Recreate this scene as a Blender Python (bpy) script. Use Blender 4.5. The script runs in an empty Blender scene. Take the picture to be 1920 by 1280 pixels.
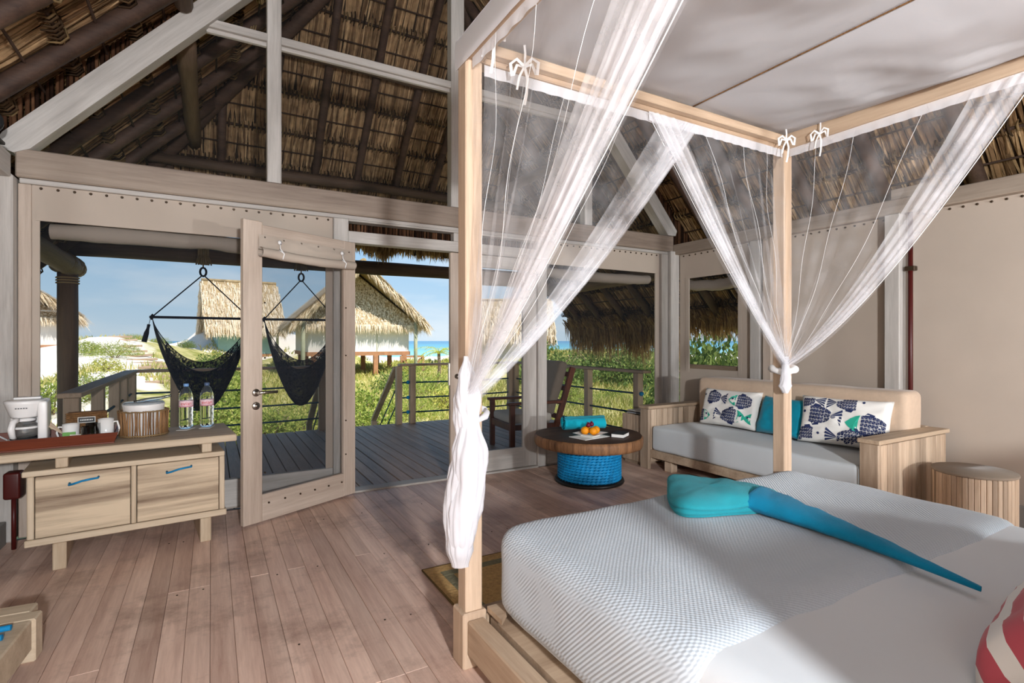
import bpy, bmesh, math, random
from mathutils import Vector, Matrix, noise as mnoise
random.seed(7)
R = math.radians
SC = bpy.context.scene
COL = SC.collection

# ------------------------------------------------------------ camera, sky, sun, exposure
cam_d = bpy.data.cameras.new('camera')
cam_d.sensor_width = 36.0
cam_d.lens = 36.0 * 992.0 / 1920.0
cam_d.shift_y = -2.0 / 1920.0
cam_d.clip_start = 0.02
cam_d.clip_end = 3000
cam = bpy.data.objects.new('camera', cam_d)
COL.objects.link(cam)
cam.location = (0, 0, 1.26)
cam.rotation_euler = (R(90), 0, R(-29.62))
SC.camera = cam
SC.view_settings.view_transform = 'Standard'
SC.view_settings.look = 'None'
SC.view_settings.gamma = 1.0
SC.view_settings.use_curve_mapping = False
SC.view_settings.exposure = 0.14
SC.cycles.transparent_max_bounces = 48

def lin(c):
    if isinstance(c, str):
        c = tuple(int(c[i:i+2], 16) / 255 for i in (0, 2, 4))
    return tuple(x / 12.92 if x <= 0.04045 else ((x + 0.055) / 1.055) ** 2.4 for x in c) + (1.0,)

world = bpy.data.worlds.new('sky'); SC.world = world
world.use_nodes = True
_n = world.node_tree.nodes; _l = world.node_tree.links
_bg = _n['Background']
_tc = _n.new('ShaderNodeTexCoord')
_sx = _n.new('ShaderNodeSeparateXYZ'); _l.new(_tc.outputs['Generated'], _sx.inputs[0])
_rp = _n.new('ShaderNodeValToRGB')
_e = _rp.color_ramp.elements
_e[0].position = 0.0; _e[0].color = lin('cbe1f0')
_e[1].position = 1.0; _e[1].color = lin('5f94cf')
for _p, _c in ((0.06, 'b9d7ee'), (0.2, '93c0e6'), (0.45, '79acdb')):
    _x = _rp.color_ramp.elements.new(_p); _x.color = lin(_c)
_l.new(_sx.outputs['Z'], _rp.inputs[0])
_mp = _n.new('ShaderNodeMapping'); _mp.inputs['Scale'].default_value = (2.2, 2.2, 9.0)
_l.new(_tc.outputs['Generated'], _mp.inputs[0])
_nz = _n.new('ShaderNodeTexNoise'); _nz.inputs['Scale'].default_value = 1.6; _nz.inputs['Detail'].default_value = 7
_l.new(_mp.outputs[0], _nz.inputs['Vector'])
_cr = _n.new('ShaderNodeValToRGB')
_cr.color_ramp.elements[0].position = 0.5; _cr.color_ramp.elements[0].color = (0, 0, 0, 1)
_cr.color_ramp.elements[1].position = 0.8; _cr.color_ramp.elements[1].color = (0.75, 0.75, 0.75, 1)
_l.new(_nz.outputs[0], _cr.inputs[0])
_mx = _n.new('ShaderNodeMix'); _mx.data_type = 'RGBA'
_l.new(_cr.outputs[0], _mx.inputs[0]); _l.new(_rp.outputs[0], _mx.inputs[6]); _mx.inputs[7].default_value = lin('eef3f7')
_l.new(_mx.outputs[2], _bg.inputs['Color'])
_bg.inputs['Strength'].default_value = 1.0

def light(name, kind, loc, energy, color=(1, 1, 1), rot=None, target=None, **kw):
    d = bpy.data.lights.new(name, kind); d.energy = energy; d.color = color
    for k, v in kw.items(): setattr(d, k, v)
    o = bpy.data.objects.new(name, d); COL.objects.link(o); o.location = loc
    if target is not None:
        o.rotation_euler = (Vector(target) - Vector(loc)).to_track_quat('-Z', 'Y').to_euler()
    elif rot: o.rotation_euler = rot
    return o
# sun stands high behind the photographer's right shoulder
light('sun', 'SUN', (6, -8, 14), 6.2, (1.0, 0.95, 0.88), target=(6 - 0.30, -8 + 0.62, 14 - 0.95), angle=R(0.6))
# added lamps standing in for flash strobes, behind the bed head, left and right
light('added_flash', 'POINT', (0.20, -2.2, 1.75), 820, (0.96, 0.975, 1.0), shadow_soft_size=0.10)
light('added_flash', 'POINT', (3.75, -2.4, 1.25), 380, (0.96, 0.98, 1.0), shadow_soft_size=0.10)

# ------------------------------------------------------------ helpers
class MB:
    """collects shapes that become ONE mesh"""
    def __init__(s): s.v = []; s.f = []; s.sm = []; s.uv = None
    def add(s, vs, fs, smooth=False):
        b = len(s.v); s.v.extend([tuple(x) for x in vs])
        for f in fs: s.f.append(tuple(i + b for i in f)); s.sm.append(smooth)
    def obox(s, c, ax, ay, az, hx, hy, hz, b=0.0):
        c, ax, ay, az = Vector(c), Vector(ax), Vector(ay), Vector(az)
        b = min(b, hx * .9, hy * .9, hz * .9)
        if b <= 0:
            vs = [c + ax * (hx * i) + ay * (hy * j) + az * (hz * k) for i in (-1, 1) for j in (-1, 1) for k in (-1, 1)]
            s.add(vs, [(0, 1, 3, 2), (4, 6, 7, 5), (0, 4, 5, 1), (2, 3, 7, 6), (0, 2, 6, 4), (1, 5, 7, 3)])
            return s
        vs = []; idx = {}
        for i in (-1, 1):
            for j in (-1, 1):
                for k in (-1, 1):
                    for m in range(3):
                        h = [hx, hy, hz]
                        for q in range(3):
                            if q != m: h[q] -= b
                        idx[(i, j, k, m)] = len(vs)
                        vs.append(c + ax * (h[0] * i) + ay * (h[1] * j) + az * (h[2] * k))
        fs = []
        for m in range(3):
            for sg in (-1, 1):
                o = [q for q in range(3) if q != m]
                loop = []
                for a, d in ((-1, -1), (1, -1), (1, 1), (-1, 1)):
                    key = [0, 0, 0]; key[m] = sg; key[o[0]] = a; key[o[1]] = d
                    loop.append(idx[(key[0], key[1], key[2], m)])
                fs.append(tuple(loop))
        for e in range(3):
            o = [q for q in range(3) if q != e]
            for a in (-1, 1):
                for d in (-1, 1):
                    k0 = [0, 0, 0]; k0[e] = -1; k0[o[0]] = a; k0[o[1]] = d
                    k1 = list(k0); k1[e] = 1
                    fs.append((idx[(*k0, o[0])], idx[(*k1, o[0])], idx[(*k1, o[1])], idx[(*k0, o[1])]))
        for i in (-1, 1):
            for j in (-1, 1):
                for k in (-1, 1):
                    fs.append(tuple(idx[(i, j, k, m)] for m in range(3)))
        s.add(vs, fs); return s
    def box(s, x0, x1, y0, y1, z0, z1, b=0.0):
        return s.obox(((x0 + x1) / 2, (y0 + y1) / 2, (z0 + z1) / 2), (1, 0, 0), (0, 1, 0), (0, 0, 1),
                      abs(x1 - x0) / 2, abs(y1 - y0) / 2, abs(z1 - z0) / 2, b)
    def beam(s, p0, p1, w, h, b=0.0, up=(0, 0, 1)):
        p0, p1 = Vector(p0), Vector(p1); d = p1 - p0; L = d.length; d.normalize()
        u = Vector(up); x = d.cross(u)
        if x.length < 1e-4: x = d.cross(Vector((0, 1, 0)))
        x.normalize(); u = x.cross(d)
        return s.obox((p0 + p1) / 2, d, x, u, L / 2, w / 2, h / 2, b)
    def tube(s, pts, r, n=8, cap=True, smooth=True):
        pts = [Vector(p) for p in pts]; m = len(pts)
        rs = r if isinstance(r, (list, tuple)) else [r] * m
        vs = []; fr = None
        for i, p in enumerate(pts):
            d = (pts[min(i + 1, m - 1)] - pts[max(i - 1, 0)])
            if d.length < 1e-9: d = Vector((0, 0, 1))
            d.normalize()
            if fr is None:
                a = Vector((0, 0, 1)) if abs(d.z) < .9 else Vector((1, 0, 0))
                x = d.cross(a).normalized()
            else:
                x = (fr - d * fr.dot(d))
                x = x.normalized() if x.length > 1e-6 else d.orthogonal().normalized()
            fr = x; y = d.cross(x)
            for k in range(n):
                t = 2 * math.pi * k / n
                vs.append(p + (x * math.cos(t) + y * math.sin(t)) * rs[i])
        fs = [(i * n + k, i * n + (k + 1) % n, (i + 1) * n + (k + 1) % n, (i + 1) * n + k) for i in range(m - 1) for k in range(n)]
        s.add(vs, fs, smooth)
        if cap:
            b = len(s.v) - len(vs)
            s.f.append(tuple(b + k for k in reversed(range(n)))); s.sm.append(False)
            s.f.append(tuple(b + (m - 1) * n + k for k in range(n))); s.sm.append(False)
        return s
    def lathe(s, prof, c=(0, 0, 0), n=24, smooth=True, axis='Z'):
        c = Vector(c); vs = []
        for r, z in prof:
            for k in range(n):
                t = 2 * math.pi * k / n
                q = (r * math.cos(t), r * math.sin(t), z)
                if axis == 'Y': q = (q[0], q[2], q[1])
                if axis == 'X': q = (q[2], q[0], q[1])
                vs.append(c + Vector(q))
        m = len(prof)
        fs = [(i * n + k, i * n + (k + 1) % n, (i + 1) * n + (k + 1) % n, (i + 1) * n + k) for i in range(m - 1) for k in range(n)]
        s.add(vs, fs, smooth)
        b = len(s.v) - len(vs)
        if prof[0][0] > 1e-5: s.f.append(tuple(b + k for k in range(n))); s.sm.append(False)
        if prof[-1][0] > 1e-5: s.f.append(tuple(b + (m - 1) * n + k for k in range(n))); s.sm.append(False)
        return s
    def grid(s, fn, nu, nv, smooth=True, close_u=False):
        vs = [fn(i / nu, j / nv) for j in range(nv + 1) for i in range(nu + (0 if close_u else 1))]
        w = nu + (0 if close_u else 1)
        fs = []
        for j in range(nv):
            for i in range(nu):
                i2 = (i + 1) % w
                fs.append((j * w + i, j * w + i2, (j + 1) * w + i2, (j + 1) * w + i))
        s.add(vs, fs, smooth); return s
    def prism(s, poly, ax0, ax1, off, smooth=False):
        """flat polygon given as 3D points, extruded by the vector off"""
        n = len(poly); off = Vector(off)
        vs = [Vector(p) for p in poly] + [Vector(p) + off for p in poly]
        fs = [tuple(range(n))[::-1], tuple(range(n, 2 * n))] + [(i, (i + 1) % n, n + (i + 1) % n, n + i) for i in range(n)]
        s.add(vs, fs, smooth); return s
    def mesh(s, name, recalc=True):
        me = bpy.data.meshes.new(name)
        me.from_pydata(s.v, [], s.f)
        me.polygons.foreach_set('use_smooth', s.sm)
        if recalc:
            bm = bmesh.new(); bm.from_mesh(me)
            bmesh.ops.recalc_face_normals(bm, faces=bm.faces)
            bm.to_mesh(me); bm.free()
        me.update(); return me
    def build(s, name, mat, parent=None, recalc=True):
        return link(name, s.mesh(name, recalc), mat, parent)

def link(name, me, mat=None, parent=None, loc=None, rot=None, scale=None):
    o = bpy.data.objects.new(name, me); COL.objects.link(o)
    if mat is not None and me is not None and len(me.materials) == 0: me.materials.append(mat)
    if parent is not None: o.parent = parent
    if loc is not None: o.location = loc
    if rot is not None: o.rotation_euler = rot
    if scale is not None: o.scale = scale
    return o
def tag(o, label, cat, group=None, kind=None):
    o['label'] = label; o['category'] = cat
    if group: o['group'] = group
    if kind: o['kind'] = kind
    return o
def thing(name, label, cat, loc=(0, 0, 0), rz=0.0, group=None):
    o = bpy.data.objects.new(name, None); COL.objects.link(o)
    o.empty_display_size = .1
    o.location = loc; o.rotation_euler = (0, 0, rz)
    return tag(o, label, cat, group)
def struct(name, mb=None, mat=None, label=None, cat=None):
    if mb is None:
        o = bpy.data.objects.new(name, None); COL.objects.link(o)
    else: o = mb.build(name, mat)
    o['kind'] = 'structure'
    if label: o['label'] = label
    if cat: o['category'] = cat
    return o
def copy_tree(o, parent=None):
    c = o.copy(); COL.objects.link(c); c.parent = parent
    for ch in o.children: copy_tree(ch, c)
    return c
def fbm(x, y, z=0.0, o=4):
    return mnoise.fractal(Vector((x, y, z)), 1.0, 2.0, o)
def lerp(a, b, t): return a + (b - a) * t
def vl(a, b, t): return Vector(a).lerp(Vector(b), t)

# ------------------------------------------------------------ materials
def newmat(name):
    m = bpy.data.materials.new(name); m.use_nodes = True
    return m, m.node_tree.nodes, m.node_tree.links, m.node_tree.nodes['Principled BSDF']
def plain(name, c, rough=.6, metal=0.0, spec=.4, bump=0, bscale=60, var=0.0, vscale=4, sheen=0, trans=0, ior=1.45, sss=0):
    m, n, l, b = newmat(name)
    b.inputs['Base Color'].default_value = lin(c); b.inputs['Roughness'].default_value = rough
    b.inputs['Metallic'].default_value = metal; b.inputs['Specular IOR Level'].default_value = spec
    b.inputs['Transmission Weight'].default_value = trans; b.inputs['IOR'].default_value = ior
    if sheen: b.inputs['Sheen Weight'].default_value = sheen
    tc = n.new('ShaderNodeTexCoord')
    if var:
        nz = n.new('ShaderNodeTexNoise'); nz.inputs['Scale'].default_value = vscale; nz.inputs['Detail'].default_value = 5
        l.new(tc.outputs['Object'], nz.inputs['Vector'])
        rp = n.new('ShaderNodeValToRGB')
        c0 = lin(c)
        rp.color_ramp.elements[0].position = .3; rp.color_ramp.elements[1].position = .7
        rp.color_ramp.elements[0].color = tuple(max(0, x * (1 - var)) for x in c0[:3]) + (1,)
        rp.color_ramp.elements[1].color = tuple(min(1, x * (1 + var)) for x in c0[:3]) + (1,)
        l.new(nz.outputs[0], rp.inputs[0]); l.new(rp.outputs[0], b.inputs['Base Color'])
    if bump:
        nz = n.new('ShaderNodeTexNoise'); nz.inputs['Scale'].default_value = bscale; nz.inputs['Detail'].default_value = 4
        l.new(tc.outputs['Object'], nz.inputs['Vector'])
        bp = n.new('ShaderNodeBump'); bp.inputs['Strength'].default_value = bump; bp.inputs['Distance'].default_value = .01
        l.new(nz.outputs[0], bp.inputs['Height']); l.new(bp.outputs[0], b.inputs['Normal'])
    return m
def wood(name, dark, light_, axis='X', rough=.6, grain=1.0, tint=.18, bump=.25, knots=False, contrast=(.32, .68), spec=.35, wear=None, fine=.42):
    """grain runs along axis; each object gets its own piece of the pattern"""
    m, n, l, b = newmat(name)
    b.inputs['Roughness'].default_value = rough; b.inputs['Specular IOR Level'].default_value = spec
    tc = n.new('ShaderNodeTexCoord'); oi = n.new('ShaderNodeObjectInfo')
    mu = n.new('ShaderNodeMath'); mu.operation = 'MULTIPLY'; mu.inputs[1].default_value = 37.0
    l.new(oi.outputs['Random'], mu.inputs[0])
    ad = n.new('ShaderNodeVectorMath'); ad.operation = 'ADD'
    l.new(tc.outputs['Object'], ad.inputs[0]); l.new(mu.outputs[0], ad.inputs[1])
    mp = n.new('ShaderNodeMapping')
    sc = {'X': (.55, 9, 9), 'Y': (9, .55, 9), 'Z': (9, 9, .55)}[axis]
    mp.inputs['Scale'].default_value = tuple(x * grain for x in sc)
    l.new(ad.outputs[0], mp.inputs[0])
    nz = n.new('ShaderNodeTexNoise'); nz.inputs['Scale'].default_value = 1.0; nz.inputs['Detail'].default_value = 3
    nz.inputs['Distortion'].default_value = 1.2 if knots else .4
    l.new(mp.outputs[0], nz.inputs['Vector'])
    fi = n.new('ShaderNodeTexNoise'); fi.inputs['Scale'].default_value = 7.0; fi.inputs['Detail'].default_value = 6; fi.inputs['Roughness'].default_value = .7
    l.new(mp.outputs[0], fi.inputs['Vector'])
    mxv = n.new('ShaderNodeMix'); mxv.data_type = 'FLOAT'; mxv.inputs[0].default_value = fine
    l.new(nz.outputs[0], mxv.inputs[2]); l.new(fi.outputs[0], mxv.inputs[3])
    rp = n.new('ShaderNodeValToRGB')
    rp.color_ramp.elements[0].position = contrast[0]; rp.color_ramp.elements[1].position = contrast[1]
    rp.color_ramp.elements[0].color = lin(dark); rp.color_ramp.elements[1].color = lin(light_)
    l.new(mxv.outputs[0], rp.inputs[0])
    hv = n.new('ShaderNodeHueSaturation')
    mr = n.new('ShaderNodeMapRange'); mr.inputs['To Min'].default_value = 1 - tint; mr.inputs['To Max'].default_value = 1 + tint
    l.new(oi.outputs['Random'], mr.inputs[0]); l.new(mr.outputs[0], hv.inputs['Value']); l.new(rp.outputs[0], hv.inputs['Color'])
    out = hv.outputs[0]
    if wear:
        wz = n.new('ShaderNodeTexNoise'); wz.inputs['Scale'].default_value = 2.3; wz.inputs['Detail'].default_value = 8; wz.inputs['Roughness'].default_value = .72
        g = n.new('ShaderNodeNewGeometry'); l.new(g.outputs['Position'], wz.inputs['Vector'])
        wr = n.new('ShaderNodeValToRGB'); wr.color_ramp.elements[0].position = .5; wr.color_ramp.elements[1].position = .78
        l.new(wz.outputs[0], wr.inputs[0])
        wm = n.new('ShaderNodeMix'); wm.data_type = 'RGBA'; wm.inputs[7].default_value = lin(wear)
        l.new(wr.outputs[0], wm.inputs[0]); l.new(out, wm.inputs[6]); out = wm.outputs[2]
    l.new(out, b.inputs['Base Color'])
    bp = n.new('ShaderNodeBump'); bp.inputs['Strength'].default_value = bump; bp.inputs['Distance'].default_value = .004
    l.new(mxv.outputs[0], bp.inputs['Height']); l.new(bp.outputs[0], b.inputs['Normal'])
    return m
def straw(name, c0, c1, c2, rough=.8, trans=0.25):
    """each strand its own tone, streaked along its length"""
    m, n, l, b = newmat(name)
    b.inputs['Roughness'].default_value = rough; b.inputs['Specular IOR Level'].default_value = .15
    g = n.new('ShaderNodeNewGeometry')
    rp = n.new('ShaderNodeValToRGB')
    e = rp.color_ramp.elements; e[0].position = 0; e[0].color = lin(c0); e[1].position = 1; e[1].color = lin(c2)
    x = e.new(.5); x.color = lin(c1)
    l.new(g.outputs['Random Per Island'], rp.inputs[0])
    tc = n.new('ShaderNodeTexCoord'); nz = n.new('ShaderNodeTexNoise'); nz.inputs['Scale'].default_value = 14; nz.inputs['Detail'].default_value = 3
    l.new(tc.outputs['Object'], nz.inputs['Vector'])
    hv = n.new('ShaderNodeHueSaturation'); mr = n.new('ShaderNodeMapRange')
    mr.inputs['From Min'].default_value = .3; mr.inputs['From Max'].default_value = .7
    mr.inputs['To Min'].default_value = .7; mr.inputs['To Max'].default_value = 1.25
    l.new(nz.outputs[0], mr.inputs[0]); l.new(mr.outputs[0], hv.inputs['Value']); l.new(rp.outputs[0], hv.inputs['Color'])
    l.new(hv.outputs[0], b.inputs['Base Color'])
    tl = n.new('ShaderNodeBsdfTranslucent'); l.new(hv.outputs[0], tl.inputs[0]); ms = n.new('ShaderNodeMixShader'); ms.inputs[0].default_value = trans
    l.new(b.outputs[0], ms.inputs[1]); l.new(tl.outputs[0], ms.inputs[2]); l.new(ms.outputs[0], n['Material Output'].inputs[0])
    return m
def sheer(name, c, opacity, scale=None, trans=.5):
    """woven net: holes let light through, threads scatter it"""
    m, n, l, b = newmat(name)
    n.remove(b)
    out = n['Material Output']
    tr = n.new('ShaderNodeBsdfTransparent'); df = n.new('ShaderNodeBsdfDiffuse'); tl = n.new('ShaderNodeBsdfTranslucent')
    df.inputs[0].default_value = lin(c); tl.inputs[0].default_value = lin(c)
    m1 = n.new('ShaderNodeMixShader'); m1.inputs[0].default_value = trans
    l.new(df.outputs[0], m1.inputs[1]); l.new(tl.outputs[0], m1.inputs[2])
    m2 = n.new('ShaderNodeMixShader'); m2.inputs[0].default_value = opacity
    l.new(tr.outputs[0], m2.inputs[1]); l.new(m1.outputs[0], m2.inputs[2])
    if scale:
        tc = n.new('ShaderNodeTexCoord'); nz = n.new('ShaderNodeTexNoise'); nz.inputs['Scale'].default_value = scale; nz.inputs['Detail'].default_value = 3
        l.new(tc.outputs['Object'], nz.inputs['Vector'])
        mr = n.new('ShaderNodeMapRange'); mr.inputs['To Min'].default_value = opacity * .5; mr.inputs['To Max'].default_value = opacity * 1.5
        mr.inputs['From Min'].default_value = .3; mr.inputs['From Max'].default_value = .7
        l.new(nz.outputs[0], mr.inputs[0]); l.new(mr.outputs[0], m2.inputs[0])
    l.new(m2.outputs[0], out.inputs[0])
    return m
def cloth(name, c, bump=.3, scale=7.0, var=.05, rough=.85, sheen=.2, weave=0, trans=0):
    m, n, l, b = newmat(name)
    b.inputs['Base Color'].default_value = lin(c); b.inputs['Roughness'].default_value = rough
    b.inputs['Specular IOR Level'].default_value = .15; b.inputs['Sheen Weight'].default_value = sheen
    tc = n.new('ShaderNodeTexCoord')
    nz = n.new('ShaderNodeTexNoise'); nz.inputs['Scale'].default_value = scale; nz.inputs['Detail'].default_value = 5
    l.new(tc.outputs['Object'], nz.inputs['Vector'])
    bp = n.new('ShaderNodeBump'); bp.inputs['Strength'].default_value = bump; bp.inputs['Distance'].default_value = .01
    l.new(nz.outputs[0], bp.inputs['Height']); l.new(bp.outputs[0], b.inputs['Normal'])
    if weave:
        n2 = n.new('ShaderNodeTexNoise'); n2.inputs['Scale'].default_value = weave; n2.inputs['Detail'].default_value = 2
        l.new(tc.outputs['Object'], n2.inputs['Vector'])
        b2 = n.new('ShaderNodeBump'); b2.inputs['Strength'].default_value = .6; b2.inputs['Distance'].default_value = .004
        l.new(n2.outputs[0], b2.inputs['Height']); l.new(bp.outputs[0], b2.inputs['Normal']); l.new(b2.outputs[0], b.inputs['Normal'])
    rp = n.new('ShaderNodeValToRGB'); c0 = lin(c)
    rp.color_ramp.elements[0].position = .3; rp.color_ramp.elements[1].position = .7
    rp.color_ramp.elements[0].color = tuple(x * (1 - var) for x in c0[:3]) + (1,)
    rp.color_ramp.elements[1].color = tuple(min(1, x * (1 + var)) for x in c0[:3]) + (1,)
    l.new(nz.outputs[0], rp.inputs[0]); l.new(rp.outputs[0], b.inputs['Base Color'])
    if trans:
        tl = n.new('ShaderNodeBsdfTranslucent'); tl.inputs[0].default_value = lin(c); ms = n.new('ShaderNodeMixShader'); ms.inputs[0].default_value = trans
        l.new(b.outputs[0], ms.inputs[1]); l.new(tl.outputs[0], ms.inputs[2]); l.new(ms.outputs[0], n['Material Output'].inputs[0])
    return m
def waffle(name, c, su, sv):
    """honeycomb cotton: relief only"""
    m, n, l, b = newmat(name)
    b.inputs['Base Color'].default_value = lin(c); b.inputs['Roughness'].default_value = .8; b.inputs['Sheen Weight'].default_value = .2
    b.inputs['Specular IOR Level'].default_value = .2
    tc = n.new('ShaderNodeTexCoord')
    sp = n.new('ShaderNodeSeparateXYZ'); l.new(tc.outputs['Object'], sp.inputs[0])
    zz = n.new('ShaderNodeMath'); zz.operation = 'ADD'; l.new(sp.outputs['Y'], zz.inputs[0]); l.new(sp.outputs['Z'], zz.inputs[1])
    hs = []
    for o, s in ((sp.outputs['X'], su), (zz.outputs[0], sv)):
        mu = n.new('ShaderNodeMath'); mu.operation = 'MULTIPLY'; mu.inputs[1].default_value = s * 2 * math.pi; l.new(o, mu.inputs[0])
        si = n.new('ShaderNodeMath'); si.operation = 'SINE'; l.new(mu.outputs[0], si.inputs[0]); hs.append(si)
    mm = n.new('ShaderNodeMath'); mm.operation = 'MULTIPLY'; l.new(hs[0].outputs[0], mm.inputs[0]); l.new(hs[1].outputs[0], mm.inputs[1])
    bp = n.new('ShaderNodeBump'); bp.inputs['Strength'].default_value = .3; bp.inputs['Distance'].default_value = .004
    l.new(mm.outputs[0], bp.inputs['Height']); l.new(bp.outputs[0], b.inputs['Normal'])
    return m

M = dict(
    floor=wood('floor_boards', 'b39080', 'e8cbb9', 'Y', rough=.46, tint=.11, wear='86695a', bump=.3),
    deck=wood('deck_boards', '80634d', 'bb987e', 'Y', rough=.5, tint=.15),
    white_x=wood('whitewashed_wood_x', '9d9791', 'cfcac4', 'X', tint=.06), white_z=wood('whitewashed_wood_z', '9d9791', 'cfcac4', 'Z', tint=.06),
    white_y=wood('whitewashed_wood_y', '9d9791', 'cfcac4', 'Y', tint=.06),
    beam=wood('grey_beige_beam', '75655a', 'a8998a', 'X', tint=.04, grain=.7),
    beam_y=wood('grey_beige_beam_y', '7d6f62', 'a99b8c', 'Y', tint=.04, grain=.7),
    door=wood('pale_door_wood', 'a39182', 'cbbcae', 'Z', tint=.05), door_x=wood('pale_door_wood_x', 'a39182', 'cbbcae', 'X', tint=.05),
    bed=wood('natural_teak_z', '9c846e', 'ccb49c', 'Z', tint=.08), bed_x=wood('natural_teak_x', '987f68', 'c4ad94', 'X', tint=.08), bed_y=wood('natural_teak_y', '987f68', 'c4ad94', 'Y', tint=.08),
    console=wood('figured_teak', '6a5340', 'd0bca0', 'X', grain=.5, tint=.05, knots=True, contrast=(.40, .56), fine=.22),
    console_f=wood('pale_teak', 'ab967c', 'd4c3aa', 'X', tint=.05), console_z=wood('pale_teak_z', 'a28b70', 'd4c3aa', 'Z', tint=.05),
    slat=wood('pale_slats', '8f7862', 'd0baa2', 'Z', tint=.24), slat_x=wood('pale_slats_x', '8f7862', 'c8b298', 'X', tint=.1),
    rail=wood('weathered_rail', '97806a', 'c8ae94', 'Y', tint=.08), rail_x=wood('weathered_rail_x', '97806a', 'c8ae94', 'X', tint=.08), rail_z=wood('weathered_rail_z', '97806a', 'c8ae94', 'Z', tint=.08),
    log=wood('dark_log_x', '3b2c23', '6b5443', 'X', tint=.1, rough=.7), log_y=wood('dark_log_y', '4a392d', '7d6550', 'Y', tint=.1, rough=.7), log_z=wood('dark_log_z', '4a382c', '775d48', 'Z', tint=.1, rough=.7),
    chair=wood('red_brown_wood', '4a2516', '86492c', 'Z', tint=.08, rough=.45), tray=wood('mahogany', '4a1f12', '7c3a22', 'X', tint=.03, rough=.4),
    tabletop=wood('tree_slab', '241813', '5f4636', 'X', grain=.8, tint=.02, knots=True, rough=.6),
    tableside=wood('tree_slab_edge', '4e321f', 'a87a53', 'Z', grain=1.2, tint=.03, knots=True),
    canvas=cloth('cream_canvas', 'b6a99c', bump=.25, scale=2.6, var=.04, sheen=0),
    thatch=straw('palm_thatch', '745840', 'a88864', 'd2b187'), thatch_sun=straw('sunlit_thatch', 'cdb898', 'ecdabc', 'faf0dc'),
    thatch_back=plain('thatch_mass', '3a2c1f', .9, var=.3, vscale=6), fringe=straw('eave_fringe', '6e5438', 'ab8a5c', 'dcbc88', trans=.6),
    reed=straw('dark_reeds', '24160f', '4c3020', '75523a'), pole=wood('roof_pole', '33241d', '5c4538', 'X', tint=.12, rough=.7), batten=plain('batten', '3b2a20', .8),
    loop=straw('leaf_stems', '2a1e16', '59442f', '8b7350'), lash=plain('vine_lashing', '8a7350', .8, var=.3),
    screen=sheer('insect_screen', '34373c', .16, trans=.1), gable_screen=sheer('gable_screen', '4c4c4c', .05, trans=.1),
    net=sheer('bed_net', 'f8f8fb', .13, scale=9), netband=sheer('bed_net_band', 'f8f8fb', .27, scale=7, trans=.4), netfold=sheer('bed_net_folds', 'ececf0', .80, trans=.35), nethem=cloth('net_hem', 'f2f2f2', sheen=.1),
    canopy=cloth('canopy_cloth', 'eef0f5', bump=.35, scale=3, var=.02, trans=.45), sheet=cloth('white_sheet', 'cdd3d8', bump=.2, scale=5, var=.01), cover=waffle('waffle_coverlet', 'b3bdc6', 62, 62),
    sofa_cover=cloth('white_sofa_cover', 'cfd5d8', bump=.25, scale=6, var=.02), sofa_back=cloth('beige_upholstery', 'cbb39c', bump=.12, scale=30, var=.04),
    teal=cloth('teal_cloth', '0c8aa3', bump=.2, scale=12, var=.08), towel_l=cloth('light_teal_terry', '2a9aa8', weave=420, var=.12, sheen=.08), towel_b=cloth('blue_terry', '067fa6', weave=420, var=.12, sheen=.08), towel_r=cloth('turquoise_terry', '12b0c8', weave=420, var=.1, sheen=.1),
    navy=plain('navy_print', '27325a', .85), mint=plain('mint_print', '2fae93', .85), printwhite=cloth('white_cotton', 'e9e6e0', bump=.25, scale=8, var=.02), red=plain('red_print', 'bb4a56', .85),
    rope=plain('blue_rope', '0a7fb5', .6, var=.25, vscale=30), rope_d=plain('dark_teal_rope', '1d4a5c', .7, var=.2, vscale=20), hammock=plain('navy_string', '161b2c', .8),
    black=plain('black', '131313', .4), dark=plain('dark_plastic', '2d2f33', .4), white_pl=plain('white_plastic', 'e6e4e2', .35, spec=.5), steel=plain('brushed_steel', 'a9a49d', .28, metal=1.0), brass=plain('dark_stud', '4a3c2e', .4, metal=.6),
    glass=plain('clear_glass', 'ffffff', .02, trans=1.0), water=plain('clear_bottle', 'eef6fb', .04, trans=1.0, ior=1.25), paper=plain('paper', 'eeeeea', .7), label_p=plain('pink_label', 'e8c9cf', .6), label_r=plain('label_red', 'c4262e', .6), label_b=plain('rose_band', 'c88a98', .6), capb=plain('blue_cap', '6f97c8', .4), capd=plain('navy_cap', '4d5f80', .4),
    wicker=plain('brown_wicker', '7a5836', .7, bump=.8, bscale=160, var=.35, vscale=60), twig=wood('twig', '5d3f28', 'a37c52', 'Z', tint=.25), ceramic=plain('white_ceramic', 'f0efec', .15, spec=.6), orange=plain('orange_peel', 'ef9a17', .45, bump=.3, bscale=220), plum=plain('dark_red_fruit', '6d1630', .35), green_p=plain('green_packet', '5c9a3c', .5),
    jute=cloth('jute', 'bd9b67', bump=.8, scale=60, var=.2, weave=260, sheen=0), jute_g=cloth('grey_green_jute', '7c7860', bump=.8, scale=60, var=.15, weave=260, sheen=0), jute_d=cloth('dark_jute_edge', '6a5636', bump=.8, scale=60, weave=260, sheen=0),
    cushion=cloth('taupe_cushion', '8d7f70', bump=.15, scale=20), cushion_w=cloth('pale_cushion', 'd9cfc2', bump=.15, scale=20), ext=plain('dark_red_paint', '4a1512', .4), grey_wall=plain('grey_baseboard', '8c8984', .7, var=.08),
    sand=plain('white_sand', 'e9e0d2', .95, var=.06), hutwhite=plain('white_canvas_wall', 'e4e0da', .9, var=.03), hutteal=plain('teal_boards', '8fb5b2', .8, var=.05), hutbrown=plain('orange_brown_beam', 'ad7d5a', .8, var=.15), hutpost=plain('grey_green_post', 'a7a98d', .8, var=.1), hutdark=plain('dark_window', '4a3a36', .6),
)

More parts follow.
